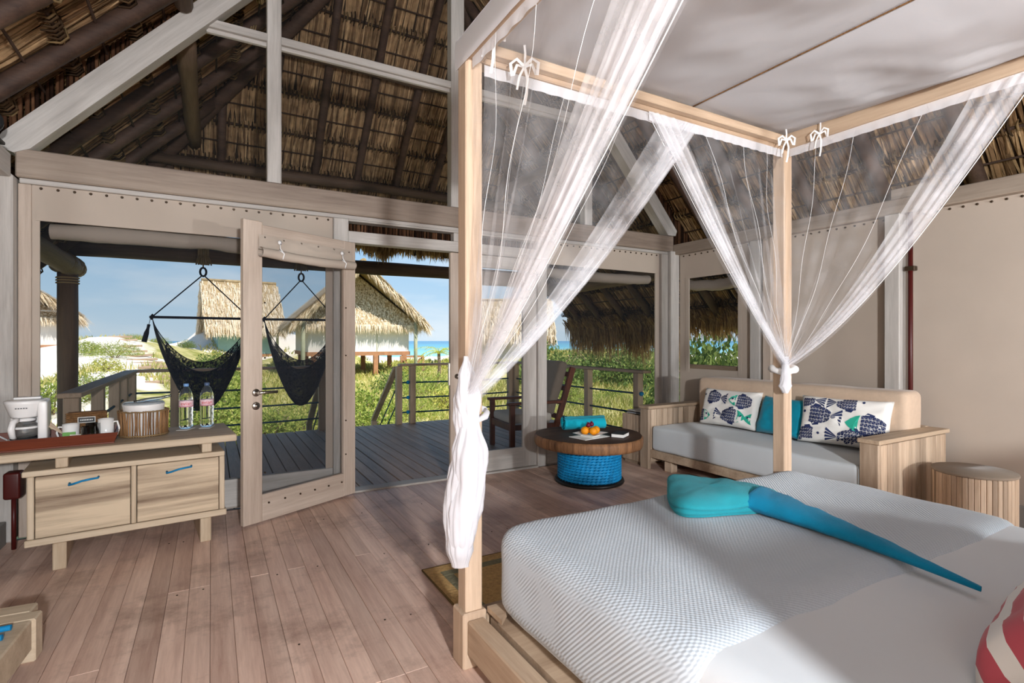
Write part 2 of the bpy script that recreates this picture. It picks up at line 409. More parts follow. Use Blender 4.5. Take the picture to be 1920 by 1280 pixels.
# ============================================================ THE SETTING
WY = 4.5            # front wall plane
LX, RXW = -1.10, 4.75   # side wall planes
RIDX, RIDZ = 1.85, 5.67

# ---- floor of boards
floor = struct('floor')
base = MB().box(-1.3, 4.9, -2.6, 4.58, -.12, -.03).build('floor_base', M['log_y'], floor)
BW = .092
plank_me = {}
for L in (1.3, 1.9, 2.5, 3.2):
    mb = MB().box(-BW / 2 + .0006, BW / 2 - .0006, -L, 0, -.028, 0, .0018)
    me = mb.mesh('plank'); me.materials.append(M['floor']); plank_me[L] = me
x = LX - .1
rr = random.Random(3)
while x < RXW + .1:
    y = 4.44; first = True
    while y > -1.7:
        L = rr.choice((1.3, 1.9, 2.5, 3.2)) if first else rr.choice((2.5, 3.2))
        if y - L < -2.55: L = 1.3
        if y - L < -2.55: break
        link('plank', plank_me[L], None, floor, loc=(x + BW / 2, y, rr.uniform(-.0012, .0012)))
        y -= L + .0015; first = False
    x += BW
# nail heads on the boards near the bed
nm = MB()
for k in range(60):
    xx = LX + .046 + BW * rr.randrange(8, 60); yy = rr.choice((1.55, 2.35, 3.1, 3.9))
    nm.lathe([(.0045, .0002), (.0045, .0022), (0, .0024)], (xx + rr.uniform(-.02, .02), yy + rr.uniform(-.01, .01), 0), 8)
o = nm.build('nail_heads', M['brass'], floor); o['kind'] = 'stuff'

# ---- porch deck
deck = struct('deck_floor', label=None)
MB().box(-.95, 4.85, 4.6, 8.1, -.30, -.16).build('deck_joists', M['log'], deck)
DW = .125
dme = MB().box(-DW / 2 + .004, DW / 2 - .004, 4.585, 8.14, -.075, -.045, .004).mesh('plank'); dme.materials.append(M['deck'])
dme.transform(Matrix.Translation((0, -6.36, 0)))
x = -.97
while x < 4.85:
    link('plank', dme, None, deck, loc=(x + DW / 2, 6.36, rr.uniform(-.002, .002))); x += DW

# ---- front wall: posts, beams, canvas, openings
wf = struct('wall_front')
def bx(name, mat, par, x0, x1, y0, y1, z0, z1, b=.004):
    return MB().box(x0, x1, y0, y1, z0, z1, b).build(name, M[mat], par)
bx('tie_beam', 'beam', wf, -1.075, 4.70, WY - .06, WY + .07, 2.295, 2.475, .008)
bx('beam_trim', 'white_x', wf, -1.06, 4.68, WY - .035, WY + .05, 2.262, 2.294)
# corner posts
bx('corner_post', 'white_z', wf, -1.245, -1.075, WY - .10, WY + .07, 0, 2.30, .01)
bx('jamb', 'door', wf, -1.07, -1.005, WY - .02, WY + .04, 0, 2.262)
bx('corner_post', 'white_z', wf, 4.52, 4.62, WY - .05, WY + .06, 0, 2.262, .006)
bx('corner_post', 'white_z', wf, 4.625, 4.76, WY - .09, WY + .06, 0, 2.295, .006)
# posts beside the doors
bx('post', 'white_z', wf, .865, .985, WY - .045, WY + .06, 0, 2.262, .006)
bx('post', 'white_z', wf, 2.835, 2.94, WY - .045, WY + .06, 0, 2.262, .006)
bx('header', 'white_x', wf, .985, 2.835, WY - .04, WY + .06, 2.07, 2.165)
bx('transom_rail', 'white_x', wf, .985, 2.835, WY - .04, WY + .06, 2.245, 2.262)
bx('threshold', 'white_x', wf, .985, 2.835, WY - .05, WY + .085, -.04, .012)
# mullion of the transom
bx('post', 'white_z', wf, 1.93, 2.0, WY - .03, WY + .05, 2.165, 2.245)
def reedrow(mb, x0, x1, y, fz0, fz1, r=.011, seed=1):
    q = random.Random(seed); x = x0
    while x < x1:
        rad = r * q.uniform(.75, 1.2)
        a, c = fz0(x), fz1(x)
        if c - a > .02:
            yy = y + q.uniform(-.008, .008)
            mb.tube([(x + q.uniform(-.003, .003), yy, a), (x + q.uniform(-.006, .006), yy, c)], rad, 5, cap=False)
        x += rad * 2.05
mb = MB(); reedrow(mb, .99, 2.83, WY + .10, lambda x: 2.12, lambda x: 2.30, seed=5)
o = mb.build('reed_screen', M['reed'], wf, recalc=False); o['kind'] = 'stuff'
# left canvas panel with its big screened opening (-0.98..0.80)
def canvas_panel(name, par, x0, x1, z0, z1, ox0, ox1, oz0, oz1, y, axis='X'):
    mb = MB()
    def q(a0, a1, c0, c1):
        if axis == 'X': mb.box(a0, a1, y - .004, y + .004, c0, c1)
        else: mb.box(y - .004, y + .004, a0, a1, c0, c1)
    q(x0, x1, oz1, z1); q(x0, ox0, oz0, oz1); q(ox1, x1, oz0, oz1)
    if oz0 > z0: q(x0, x1, z0, oz0)
    return mb.build(name, M['canvas'], par)
canvas_panel('canvas', wf, -1.005, .865, .0, 2.262, -.965, .81, .22, 2.035, WY)
mb = MB()   # seams and flap edging
mb.box(-.985, .835, WY - .010, WY - .005, 2.035, 2.10); mb.box(-1.0, -.965, WY - .010, WY - .005, .22, 2.034); mb.box(.81, .845, WY - .010, WY - .005, .22, 2.034)
mb.build('canvas_edging', M['canvas'], wf)
bx('kick_board', 'white_x', wf, -1.005, .865, WY - .02, WY + .03, .012, .22)
def studs(par, pts, r=.006):
    mb = MB()
    for p in pts: mb.lathe([(r, 0), (r * .9, .006), (0, .008)], p, 8)
    return mb.build('snap_row', M['steel'], par)
def studrow(par, x0, x1, y, z, n, axis=0, nd=-1):
    mb = MB()
    for k in range(n):
        t = x0 + (x1 - x0) * k / (n - 1)
        c = Vector((t, y, z)) if axis == 0 else Vector((y, t, z))
        d = Vector((0, nd, 0)) if axis == 0 else Vector((nd, 0, 0))
        mb.tube([c, c + d * .010], [.0095, .006], 8)
    return mb.build('snap_row', M['brass'], par)
studrow(wf, -.96, .83, WY - .004, 2.245, 22)
w1 = struct('window_1')
MB().box(-.97, .815, WY + .010, WY + .013, .215, 2.04).build('screen', M['screen'], w1)
# rolled-up outer flap behind the screen
mb = MB(); mb.grid(lambda u, v: (-.93 + 1.28 * u, WY + .09 + .055 * math.cos(v * 6.283), 1.985 + (.055 + .012 * fbm(u * 5, v, 2)) * math.sin(v * 6.283) + .012 * math.sin(u * 3.1)), 40, 14, close_u=False)
mb.build('rolled_flap', M['canvas'], w1)
# right canvas panel with opening (2.98..4.45)
canvas_panel('canvas', wf, 2.94, 4.52, .0, 2.262, 2.955, 4.455, .22, 2.035, WY)
mb = MB(); mb.box(2.945, 4.47, WY - .010, WY - .005, 2.035, 2.09); mb.box(4.455, 4.49, WY - .010, WY - .005, .22, 2.034); mb.build('canvas_edging', M['canvas'], wf)
bx('kick_board', 'white_x', wf, 2.94, 4.52, WY - .02, WY + .03, .012, .20)
studrow(wf, 2.98, 4.48, WY - .004, 2.245, 20)
w2 = struct('window_2')
MB().box(2.945, 4.46, WY + .010, WY + .013, .215, 2.04).build('screen', M['screen'], w2)
mb = MB(); mb.grid(lambda u, v: (2.97 + 1.46 * u, WY + .09 + .06 * math.cos(v * 6.283), 1.97 + (.055 + .012 * fbm(u * 5, v, 7)) * math.sin(v * 6.283) - .02 * math.sin(u * 3.1)), 40, 14)
mb.build('rolled_flap', M['canvas'], w2)
# gable: white posts, cross rail, raking rafters, screen
for x0, x1, zt in ((.373, .476, 4.15), (1.90, 2.03, 5.0), (3.42, 3.52, 3.85)):
    bx('gable_post', 'white_z', wf, x0, x1, WY - .04, WY + .06, 2.475, zt, .006)
bx('gable_rail', 'white_x', wf, -.03, 3.75, WY - .03, WY + .04, 3.565, 3.625, .004)
bx('gable_rail', 'white_x', wf, -.03, 3.75, WY + .0, WY + .03, 3.535, 3.565, .002)
ls = 1.10
def rafter_poly(xa, za, xb, zb, t):   # outer (upper) edge from a to b, thickness measured vertically
    return [(xa, WY - .07, za), (xb, WY - .07, zb), (xb, WY - .07, zb - t), (xa, WY - .07, za - t)]
def turn(o, ph):   # let the grain follow the slope
    o.data.transform(Matrix.Rotation(-ph, 4, 'Y')); o.rotation_euler = (0, ph, 0)
_rk = MB().prism([(-1.175, WY - .07, 2.475), (-1.13, WY - .07, 2.56), (.75, WY - .07, 2.56 + 1.88 * ls), (.75, WY - .07, 2.34 + 1.88 * ls), (-1.0, WY - .07, 2.477), (-1.08, WY - .07, 2.44)], 0, 0, (0, .12, 0)).build('raking_rafter', M['white_x'], wf)
turn(_rk, -math.atan(ls))
_rk = MB().prism([(4.72, WY - .07, 2.48), (4.74, WY - .07, 2.54), (3.10, WY - .07, 2.54 + 1.64 * 1.15), (3.10, WY - .07, 2.30 + 1.64 * 1.15), (4.60, WY - .07, 2.477)], 0, 0, (0, .12, 0)).build('raking_rafter', M['white_x'], wf)
turn(_rk, math.atan(1.15))
MB().prism([(-.98, WY + .035, 2.48), (.75, WY + .035, 4.3), (1.85, WY + .035, 5.3), (2.9, WY + .035, 4.3), (4.6, WY + .035, 2.48)], 0, 0, (0, .002, 0)).build('gable_screen', M['gable_screen'], wf)
mb = MB(); reedrow(mb, -1.9, 1.5, WY + .06, lambda x: 2.50 + ls * (x + 1.13) - .05 if x > -1.2 else 2.2, lambda x: 3.82 + x + .10, r=.013, seed=8)
o = mb.build('reed_infill', M['reed'], wf, recalc=False); o['kind'] = 'stuff'
mb = MB(); reedrow(mb, 2.6, 5.4, WY + .06, lambda x: 2.50 + 1.15 * (4.74 - x) - .05 if x < 4.8 else 2.2, lambda x: 7.52 - x + .10, r=.013, seed=9)
o = mb.build('reed_infill', M['reed'], wf, recalc=False); o['kind'] = 'stuff'

# ---- right wall
wr = struct('wall_right')
bx('top_beam', 'beam_y', wr, RXW - .06, RXW + .08, -2.6, WY - .06, 2.255, 2.375, .006)
bx('beam_cap', 'beam_y', wr, RXW - .03, RXW + .05, 1.93, 2.18, 2.377, 2.46)
canvas_panel('canvas', wr, -2.6, 4.41, 0, 2.255, 3.62, 4.27, .94, 1.97, RXW + .02, axis='Y')
mb = MB(); x_ = RXW + .012
for a in ((3.575, 4.315, 1.97, 2.02), (3.575, 3.62, .90, 1.97), (4.27, 4.315, .90, 1.97)): mb.box(x_ - .003, x_ + .002, *a)
mb.build('canvas_edging', M['canvas'], wr)
bx('post', 'white_z', wr, RXW - .09, RXW + .01, 2.09, 2.20, 0, 2.255, .006)
bx('post', 'white_z', wr, RXW - .05, RXW + .01, 3.33, 3.44, 0, 2.255, .006)
bx('post', 'door', wr, RXW - .06, RXW - .01, 3.20, 3.29, 0, 2.255, .006)
bx('base_rail', 'grey_wall', wr, RXW - .03, RXW + .012, -2.6, 4.4, 0, .145, .004)
studrow(wr, 1.0, 2.05, RXW + .016, 2.235, 14, axis=1); studrow(wr, 2.25, 3.3, RXW + .016, 2.235, 15, axis=1); studrow(wr, 3.5, 4.35, RXW + .016, 2.235, 11, axis=1)
w3 = struct('window_3')
MB().box(RXW + .026, RXW + .029, 3.60, 4.29, .93, 1.98).build('screen', M['screen'], w3)
mb = MB(); mb.grid(lambda u, v: (RXW + .08 + .05 * math.cos(v * 6.283), 3.58 + .73 * u, 1.90 + (.06 + .015 * fbm(u * 5, v, 3)) * math.sin(v * 6.283) - .03 * math.sin(u * 3.14)), 26, 12)
mb.build('rolled_flap', M['canvas'], w3)
bx('outer_sill', 'rail', w3, RXW + .05, RXW + .12, 3.5, 4.36, .90, .985)
# conduit pipe beside the post
cp = thing('conduit_pipe', 'thin dark brown pipe running up the right canvas wall beside the whitewashed post', 'pipe', (RXW - .035, 2.04, 0))
MB().tube([(0, 0, .05), (0, 0, 2.25)], .017, 10).build('pipe', M['ext'], cp)
MB().box(-.024, .03, -.035, .03, 1.80, 1.835, .003).build('bracket', M['brass'], cp)

# ---- left wall and rear wall (mostly out of view)
wl = struct('wall_left')
bx('top_beam', 'white_y', wl, LX - .10, LX + .02, -2.6, WY - .11, 2.275, 2.42, .006)
MB().box(LX - .05, LX - .042, -2.6, WY - .1, 0, 2.3).build('canvas', M['canvas'], wl)
bx('base_rail', 'grey_wall', wl, LX - .04, LX + .0, -2.6, 4.38, 0, .145, .004)
wb = struct('wall_back')
for a in ((-1.2, -.6), (1.4, 2.3), (4.3, 4.85)):
    MB().box(a[0], a[1], -2.62, -2.61, 0, 2.4).build('canvas', M['canvas'], wb)
MB().box(-1.2, 4.85, -2.62, -2.61, 0, .5).build('canvas', M['canvas'], wb)
bx('tie_beam', 'beam', wb, -1.2, 4.85, -2.68, -2.55, 2.295, 2.475, .006)

# ============================================================ ROOF (thatch on poles)
roof = struct('ceiling')
def thatch(name, P, U, D, N, dmax, lim, row=.47, sp=.010, ln=.64, w=.022, seed=1, off=.0, mat='thatch', back=True, loops=True, battens=True, par=None, vis=None, backlim=None):
    """P: top point, U: along the eave, D: down the slope, N: inward normal"""
    par = par or roof
    q = random.Random(seed); P, U, D, N = Vector(P), Vector(U).normalized(), Vector(D).normalized(), Vector(N).normalized()
    mb = MB(); lb = MB(); d = .02; k = 0
    while d < dmax:
        u0, u1 = lim(d + .1)
        if vis: u0, u1 = max(u0, vis[0]), min(u1, vis[1])
        if u1 > u0 + .05:
            n = int((u1 - u0) / sp)
            for i in range(n):
                u = u0 + (u1 - u0) * (i + q.random()) / n
                L = ln * q.uniform(.75, 1.15); ww = w * q.uniform(.5, 1.3)
                sk = q.gauss(0, .05); o0 = off + q.uniform(-.012, .012); o1 = o0 + q.uniform(-.012, .028)
                a = P + D * (d - .04 * q.random()) + U * u - N * .0 + N * o0
                m_ = a + D * (L * .55) + U * (sk * L * .5) + N * (o1 - o0) * .6
                e = a + D * L + U * (sk * L + q.gauss(0, .012)) + N * (o1 - o0)
                tw = N * (ww * q.uniform(-.5, .5))
                mb.add([a - U * ww * .4, a + U * ww * .4, m_ + U * ww * .5 + tw, m_ - U * ww * .5 - tw, e + U * ww * .15, e - U * ww * .15], [(0, 1, 2, 3), (3, 2, 4, 5)])
            if battens:
                g = P + D * d + N * .05
                MB().tube([g + U * u0, g + U * ((u0 + u1) / 2) + N * .006, g + U * u1], .012, 6).build('batten', M['batten'], par)
                g2 = P + D * (d + row * .5) + N * .05
                v0, v1 = lim(d + row * .5)
                if vis: v0, v1 = max(v0, vis[0]), min(v1, vis[1])
                if v1 > v0 + .1: MB().tube([g2 + U * v0, g2 + U * ((v0 + v1) / 2) - N * .005, g2 + U * v1], .009, 5).build('batten', M['batten'], par)
            if loops:
                u = u0 + .02
                while u < u1:
                    c = P + D * d + U * (u + q.uniform(-.008, .008)); hh = q.uniform(.7, 1.4)
                    lb.tube([c - D * .05 * hh + N * .02, c - D * .03 * hh + N * .068, c + D * .012 + N * .072, c + D * .05 * hh + N * .035], [.006, .009, .009, .006], 4, cap=False)
                    u += q.uniform(.035, .055)
        d += row; k += 1
    o = mb.build(name, M[mat], par, recalc=False); o['kind'] = 'stuff'
    if loops:
        o = lb.build('leaf_stem_loops', M['loop'], par, recalc=False); o['kind'] = 'stuff'
    return
S2 = math.sqrt(.5)
up = Vector((0, 0, .12))
# thatch mass (solid, blocks the sky)
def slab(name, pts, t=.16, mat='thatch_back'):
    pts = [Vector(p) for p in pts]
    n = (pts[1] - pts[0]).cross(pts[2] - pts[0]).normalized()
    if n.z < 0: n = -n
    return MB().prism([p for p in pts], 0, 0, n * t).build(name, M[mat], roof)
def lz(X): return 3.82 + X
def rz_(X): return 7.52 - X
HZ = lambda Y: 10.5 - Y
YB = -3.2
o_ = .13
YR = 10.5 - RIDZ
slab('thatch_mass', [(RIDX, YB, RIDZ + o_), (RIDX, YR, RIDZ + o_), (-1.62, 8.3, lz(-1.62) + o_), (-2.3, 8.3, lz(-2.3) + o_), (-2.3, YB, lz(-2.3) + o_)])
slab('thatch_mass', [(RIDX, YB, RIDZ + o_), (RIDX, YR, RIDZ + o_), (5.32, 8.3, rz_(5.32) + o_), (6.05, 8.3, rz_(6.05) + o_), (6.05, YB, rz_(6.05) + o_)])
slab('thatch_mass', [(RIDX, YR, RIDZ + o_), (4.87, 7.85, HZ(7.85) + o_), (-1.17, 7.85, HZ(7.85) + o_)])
# strands
tl = .10
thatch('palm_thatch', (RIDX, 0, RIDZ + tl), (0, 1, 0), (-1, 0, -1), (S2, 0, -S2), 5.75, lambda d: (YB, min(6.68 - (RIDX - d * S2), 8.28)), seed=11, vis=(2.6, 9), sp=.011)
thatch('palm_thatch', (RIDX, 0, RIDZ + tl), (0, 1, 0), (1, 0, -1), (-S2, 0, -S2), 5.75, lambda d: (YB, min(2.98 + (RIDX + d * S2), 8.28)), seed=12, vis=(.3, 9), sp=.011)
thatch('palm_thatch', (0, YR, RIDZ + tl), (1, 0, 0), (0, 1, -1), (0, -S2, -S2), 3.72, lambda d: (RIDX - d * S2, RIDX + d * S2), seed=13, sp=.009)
# rafters
def pole(name, a, b, r, mat='pole', n=10, wob=.012, par=None, seed=0):
    a, b = Vector(a), Vector(b); k = max(3, int((b - a).length / .5)); pts = []; rs = []
    for i in range(k + 1):
        t = i / k; j = Vector((fbm(t * 3, seed, 1), fbm(t * 3, seed, 5), fbm(t * 3, seed, 9))) * wob
        pts.append(a.lerp(b, t) + j); rs.append(r * (1 + .12 * fbm(t * 4, seed + 3, 2)))
    return MB().tube(pts, rs, n).build(name, M[mat], par or roof)
yy = -2.6; k = 0
while yy < 8.2:
    Yv = 4.18 + .61 * round((yy - 4.18) / .61)
    # left
    xt = min(RIDX - .05, 6.68 - Yv + .0)
    if xt > -2.0: pole('rafter', (xt, Yv, lz(xt)), (-2.2, Yv, lz(-2.2)), .058, seed=k)
    xt = max(RIDX + .05, Yv - 2.98)
    if xt < 5.8: pole('rafter', (xt, Yv, rz_(xt)), (5.95, Yv, rz_(5.95)), .055, seed=k + 40)
    yy += .61; k += 1
for j in range(-6, 7):
    X = 1.68 + .525 * j
    yt = max(YR, YR + abs(X - RIDX))
    if 10.5 - yt > 2.4: pole('rafter', (X, yt, HZ(yt)), (X, 7.9, HZ(7.9)), .046, seed=90 + j)
pole('hip_rafter', (RIDX, YR, RIDZ - .03), (-1.65, YR + 3.5, RIDZ - 3.53), .068, seed=120)
pole('hip_rafter', (RIDX, YR, RIDZ - .03), (5.35, YR + 3.5, RIDZ - 3.53), .068, seed=121)
pole('ridge_pole', (RIDX, YB, RIDZ - .1), (RIDX, YR, RIDZ - .1), .07, seed=122)
for X, Z, ye in ((-.17, 3.53, 7.25), (3.87, 3.53, 7.25)):
    pole('purlin', (X, YB, Z + .105), (X, 4.40, Z + .105), .06, 'log_y', seed=int(X * 10) + 130)
    pole('purlin', (X, 4.57, Z), (X, ye, Z), .072, 'log_y', seed=int(X * 10) + 131)
pole('purlin', (-.62, 7.08, 3.30), (4.3, 7.08, 3.30), .062, 'log', seed=140)
pole('purlin', (.42, 6.03, 4.33), (3.25, 6.03, 4.33), .062, 'log', seed=141)
# vine lashings where rafters meet battens
lash_me = MB()
for t in range(3):
    pts = [(.062 * math.cos(a * .7854), (t - 1) * .018 + .008 * math.sin(a * .7854), .062 * math.sin(a * .7854)) for a in range(9)]
    lash_me.tube(pts, .007, 5, cap=False)
lash_me = lash_me.mesh('lashing'); lash_me.materials.append(M['lash'])
q = random.Random(5)
for Yv in [4.18 + .61 * i for i in range(-2, 6)]:
    for X in (-.75, .25, 1.1):
        if X < 6.6 - Yv: link('lashing', lash_me, None, roof, loc=(X + q.uniform(-.1, .1), Yv, lz(X) + .02), rot=(q.uniform(-.3, .3), R(45), R(90) + q.uniform(-.3, .3)))
for X, r_ in ((-1.43, .105), (5.10, .105)):
    pass
# porch structure: plate logs, front log, posts
for X, s in ((-1.43, 1), (5.10, 2)):
    pl_ = pole('plate_log', (X, 4.62, 2.15), (X, 8.23, 2.13), .105, 'log_y', n=16, wob=.01, seed=150 + s)
    mb = MB()
    for yv in (7.55, 7.62, 7.84, 7.91, 8.02, 8.08):
        mb.tube([(X + .112 * math.cos(a * .5236), yv + .01 * math.sin(a), 2.135 + .112 * math.sin(a * .5236)) for a in range(13)], .010, 6, cap=False)
    mb.build('log_binding', M['lash'], roof)
    pole('porch_post', (X - .03, 7.95, -.9), (X - .03, 7.95, 2.05), .098, 'log_z', n=16, wob=.006, seed=160 + s)
    mb = MB()
    for zv in (1.93, 1.96, 1.99):
        mb.tube([(X - .03 + .106 * math.cos(a * .5236), 7.95 + .106 * math.sin(a * .5236), zv) for a in range(13)], .009, 6, cap=False)
    mb.build('log_binding', M['lash'], roof)
pole('front_log', (-1.62, 7.98, 2.355), (5.35, 7.98, 2.355), .100, 'log', n=16, wob=.012, seed=171)
# eave fringes
def fringe(name, P, U, L, out, n, l0, l1, seed, mat='fringe', droop=.6):
    q = random.Random(seed); P, U, out = Vector(P), Vector(U), Vector(out); mb = MB()
    for i in range(n):
        t = (i + q.random()) / n
        cl = .75 + .5 * fbm(t * L * 2.6, seed, 1)
        l = q.uniform(l0, l1) * max(.35, cl); w = q.uniform(.004, .012)
        a = P + U * (L * t) + out * q.uniform(-.25, .03) + Vector((0, 0, q.uniform(-.04, .10))) + Vector((0, 0, .18)) * 0
        sd = U * q.gauss(0, .05); v = out * q.uniform(.3, .9) + Vector((0, 0, -1)) * droop
        p1 = a + (out * .55 + Vector((0, 0, -.6)) + sd) * (l * .35); p2 = p1 + (out * .12 + Vector((0, 0, -.95)) + sd * 1.5) * (l * .4); p3 = p2 + (Vector((0, 0, -1)) + sd * 2 + U * q.gauss(0, .15)) * (l * .3)
        W = U * w
        mb.add([a - W, a + W, p1 + W, p1 - W, p2 + W * .8, p2 - W * .8, p3], [(0, 1, 2, 3), (3, 2, 4, 5), (5, 4, 6)])
    o = mb.build(name, M[mat], roof, recalc=False); o['kind'] = 'stuff'
fringe('eave_fringe', (-1.15, 7.93, 2.76), (1, 0, 0), 2.4, (0, 1, 0), 2200, .05, .20, 31)
fringe('eave_fringe', (1.25, 7.93, 2.74), (1, 0, 0), 3.6, (0, 1, 0), 5200, .10, .38, 34)
fringe('eave_fringe', (6.05, 2.0, 1.60), (0, 1, 0), 3.7, (1, 0, 0), 3600, .12, .48, 32)
fringe('eave_fringe', (6.05, 5.6, 1.58), (0, 1, 0), 2.7, (1, 0, 0), 3000, .25, 1.05, 35)
fringe('eave_fringe', (-2.28, 3.0, 1.70), (0, 1, 0), 5.3, (-1, 0, 0), 3500, .2, .55, 33)

# ============================================================ DOORS
def door_leaf(name, L, label_parts=True):
    pass
d1 = struct('door_1'); d1.location = (1.015, 4.405, 0); d1.rotation_euler = (0, 0, R(-152.3))
DL = .945
bx('stile', 'door', d1, 0, .115, -.02, .02, .015, 2.055, .004)
bx('stile', 'door', d1, DL - .135, DL, -.02, .02, .015, 2.075, .004)
bx('top_rail', 'door_x', d1, .115, DL - .135, -.02, .02, 1.93, 2.055, .003)
bx('bottom_rail', 'door_x', d1, .115, DL - .135, -.02, .02, .015, .20, .003)
MB().box(.11, DL - .13, -.003, 0, .19, 1.94).build('screen', M['screen'], d1)
# rolled canvas blind on the inner face
mb = MB()
def blind(u, v):
    x = .045 + .80 * u
    if v < .45:
        t = v / .45; return (x, .024 + .012 * math.sin(t * 3) + .006 * fbm(u * 6, t * 3, 1), 1.985 - .11 * t)
    t = (v - .45) / .55 * 6.0
    rr_ = .034 * (1 + .12 * fbm(u * 7, 3, t * .3))
    return (x, .052 + rr_ * math.cos(t + 2.2), 1.862 + rr_ * math.sin(t + 2.2) - .012 * math.sin(u * 3.14))
mb.grid(blind, 40, 26); bl = mb.build('rolled_blind', M['canvas'], d1)
mb = MB()
for k in range(6):
    x = .075 + .145 * k; mb.tube([(x, .02, 1.968 + (.006 if k % 2 else 0)), (x, .034, 1.968)], [.0075, .005], 8)
mb.build('snap_row', M['steel'], bl)
for x in (.16, .70):
    mb = MB(); mb.lathe([(0, 0), (.014, .003), (.016, .010), (0, .018)], (x, .045, 1.945), 12, axis='Y')
    mb.tube([(x, .055, 1.94), (x + .012, .075, 1.90), (x - .008, .092, 1.862), (x, .085, 1.825)], .004, 6)
    mb.tube([(x - .02, .08, 1.875), (x, .095, 1.868), (x + .022, .08, 1.885)], .003, 5)
    mb.build('tie', M['nethem'], bl)
# lever handle and lock rose on the free stile
hx = DL - .085
mb = MB(); mb.lathe([(.026, .020), (.026, .028), (.022, .031), (.011, .032), (.011, .058)], (hx, 0, .905), 20, axis='Y')
mb.tube([(hx + .006, .060, .905), (hx - .05, .062, .905), (hx - .135, .060, .903)], [.0105, .010, .010], 12)
mb.build('lever_handle', M['steel'], d1)
mb = MB(); mb.lathe([(.027, .020), (.027, .028), (.020, .031), (.008, .031), (.008, .036), (0, .036)], (hx, 0, .815), 20, axis='Y'); mb.build('lock_rose', M['steel'], d1)
mb = MB()
for zz in (.62, 1.14, 1.52, .35): mb.tube([(DL - .15, .02, zz), (DL - .15, .027, zz)], .006, 6); mb.tube([(.10, .02, zz), (.10, .027, zz)], .006, 6)
for k in range(6): mb.tube([(.14 + .125 * k, .02, .135), (.14 + .125 * k, .027, .135)], .007, 6)
mb.build('hook_row', M['brass'], d1)

d2 = struct('door_2'); d2.location = (1.90, WY, 0)
bx('stile', 'door', d2, 0, .125, -.02, .02, .015, 2.065, .004)
bx('stile', 'white_z', d2, .775, .93, -.02, .02, .015, 2.065, .004)
bx('top_rail', 'white_x', d2, .125, .775, -.02, .02, 1.95, 2.065, .003)
bx('bottom_rail', 'white_x', d2, .125, .775, -.02, .02, .015, .21, .003)
MB().box(.12, .78, -.002, .001, .2, 1.96).build('screen', M['screen'], d2)
MB().grid(lambda u, v: (.03 + .85 * u, .055 + .03 * math.cos(v * 6.283), 1.86 + .07 * math.sin(v * 6.283) + .006 * fbm(u * 6, v * 2)), 20, 12).build('rolled_blind', M['canvas'], d2)
mb = MB(); mb.lathe([(.024, -.020), (.024, -.028), (.010, -.031), (.010, -.055)], (.065, 0, .93), 16, axis='Y'); mb.tube([(.06, -.058, .93), (.11, -.06, .93), (.175, -.055, .928)], .0095, 10); mb.build('lever_handle', M['steel'], d2)
mb = MB(); mb.box(-.012, .0, -.012, .012, .85, 1.05); mb.build('lock_plate', M['steel'], d2)

# ============================================================ soft shapes
def roundbox(x0, x1, y0, y1, z0, z1, r, n=10, wob=0.0, seed=0, dens=None):
    """box with a rolled edge of radius r; n points inside the radius"""
    def axis(a, b):
        pts = [a + r * (1 - math.cos(k / 4 * math.pi / 2)) for k in range(4)]
        m = max(2, int((b - a - 2 * r) / (dens or .12)))
        pts += [a + r + (b - a - 2 * r) * k / m for k in range(m + 1)]
        pts += [b - r * (1 - math.cos(k / 4 * math.pi / 2)) for k in (3, 2, 1, 0)]
        return pts
    X, Y, Z = axis(x0, x1), axis(y0, y1), axis(z0, z1)
    bm = bmesh.new(); cache = {}
    def vert(p):
        q = Vector((min(max(p[0], x0 + r), x1 - r), min(max(p[1], y0 + r), y1 - r), min(max(p[2], z0 + r), z1 - r)))
        d = Vector(p) - q
        if d.length > 1e-9: q = q + d.normalized() * r if d.length > 0 else q
        if wob:
            nn = d.normalized() if d.length > 1e-9 else Vector((0, 0, 1))
            q = q + nn * (wob * fbm(q.x * 4 + seed, q.y * 4, q.z * 4))
        key = tuple(round(c, 5) for c in p)
        if key not in cache: cache[key] = bm.verts.new(q)
        return cache[key]
    def face(A, B, mk):
        for i in range(len(A) - 1):
            for j in range(len(B) - 1):
                vs = [vert(mk(A[i], B[j])), vert(mk(A[i + 1], B[j])), vert(mk(A[i + 1], B[j + 1])), vert(mk(A[i], B[j + 1]))]
                try: f = bm.faces.new(vs); f.smooth = True
                except ValueError: pass
    face(X, Y, lambda a, b: (a, b, z0)); face(X, Y, lambda a, b: (a, b, z1))
    face(X, Z, lambda a, b: (a, y0, b)); face(X, Z, lambda a, b: (a, y1, b))
    face(Y, Z, lambda a, b: (x0, a, b)); face(Y, Z, lambda a, b: (x1, a, b))
    bmesh.ops.recalc_face_normals(bm, faces=bm.faces)
    me = bpy.data.meshes.new('soft'); bm.to_mesh(me); bm.free()
    return me
def soft(name, mat, par, *a, **k):
    me = roundbox(*a, **k); me.name = name
    return link(name, me, M[mat], par)
def pillow_fn(w, h, t, seed=0, crush=.02):
    def top(u, v, side=1):
        a, b = u * 2 - 1, v * 2 - 1
        k = max(0.0, (1 - a ** 4) * (1 - b ** 4)) ** .42
        pin = 1 - .05 * (a * a * (1 - b * b) * 0 + (1 - abs(b)) * 0) - .055 * ((1 - b * b) * abs(a) ** 3)
        x = a * w / 2 * (1 - .05 * (1 - b * b) * abs(a) ** 3); y = b * h / 2 * (1 - .06 * (1 - a * a) * abs(b) ** 3)
        return Vector((x, y, side * (t / 2 * k + crush * k * fbm(a * 2.2 + seed, b * 2.2, seed))))
    return top
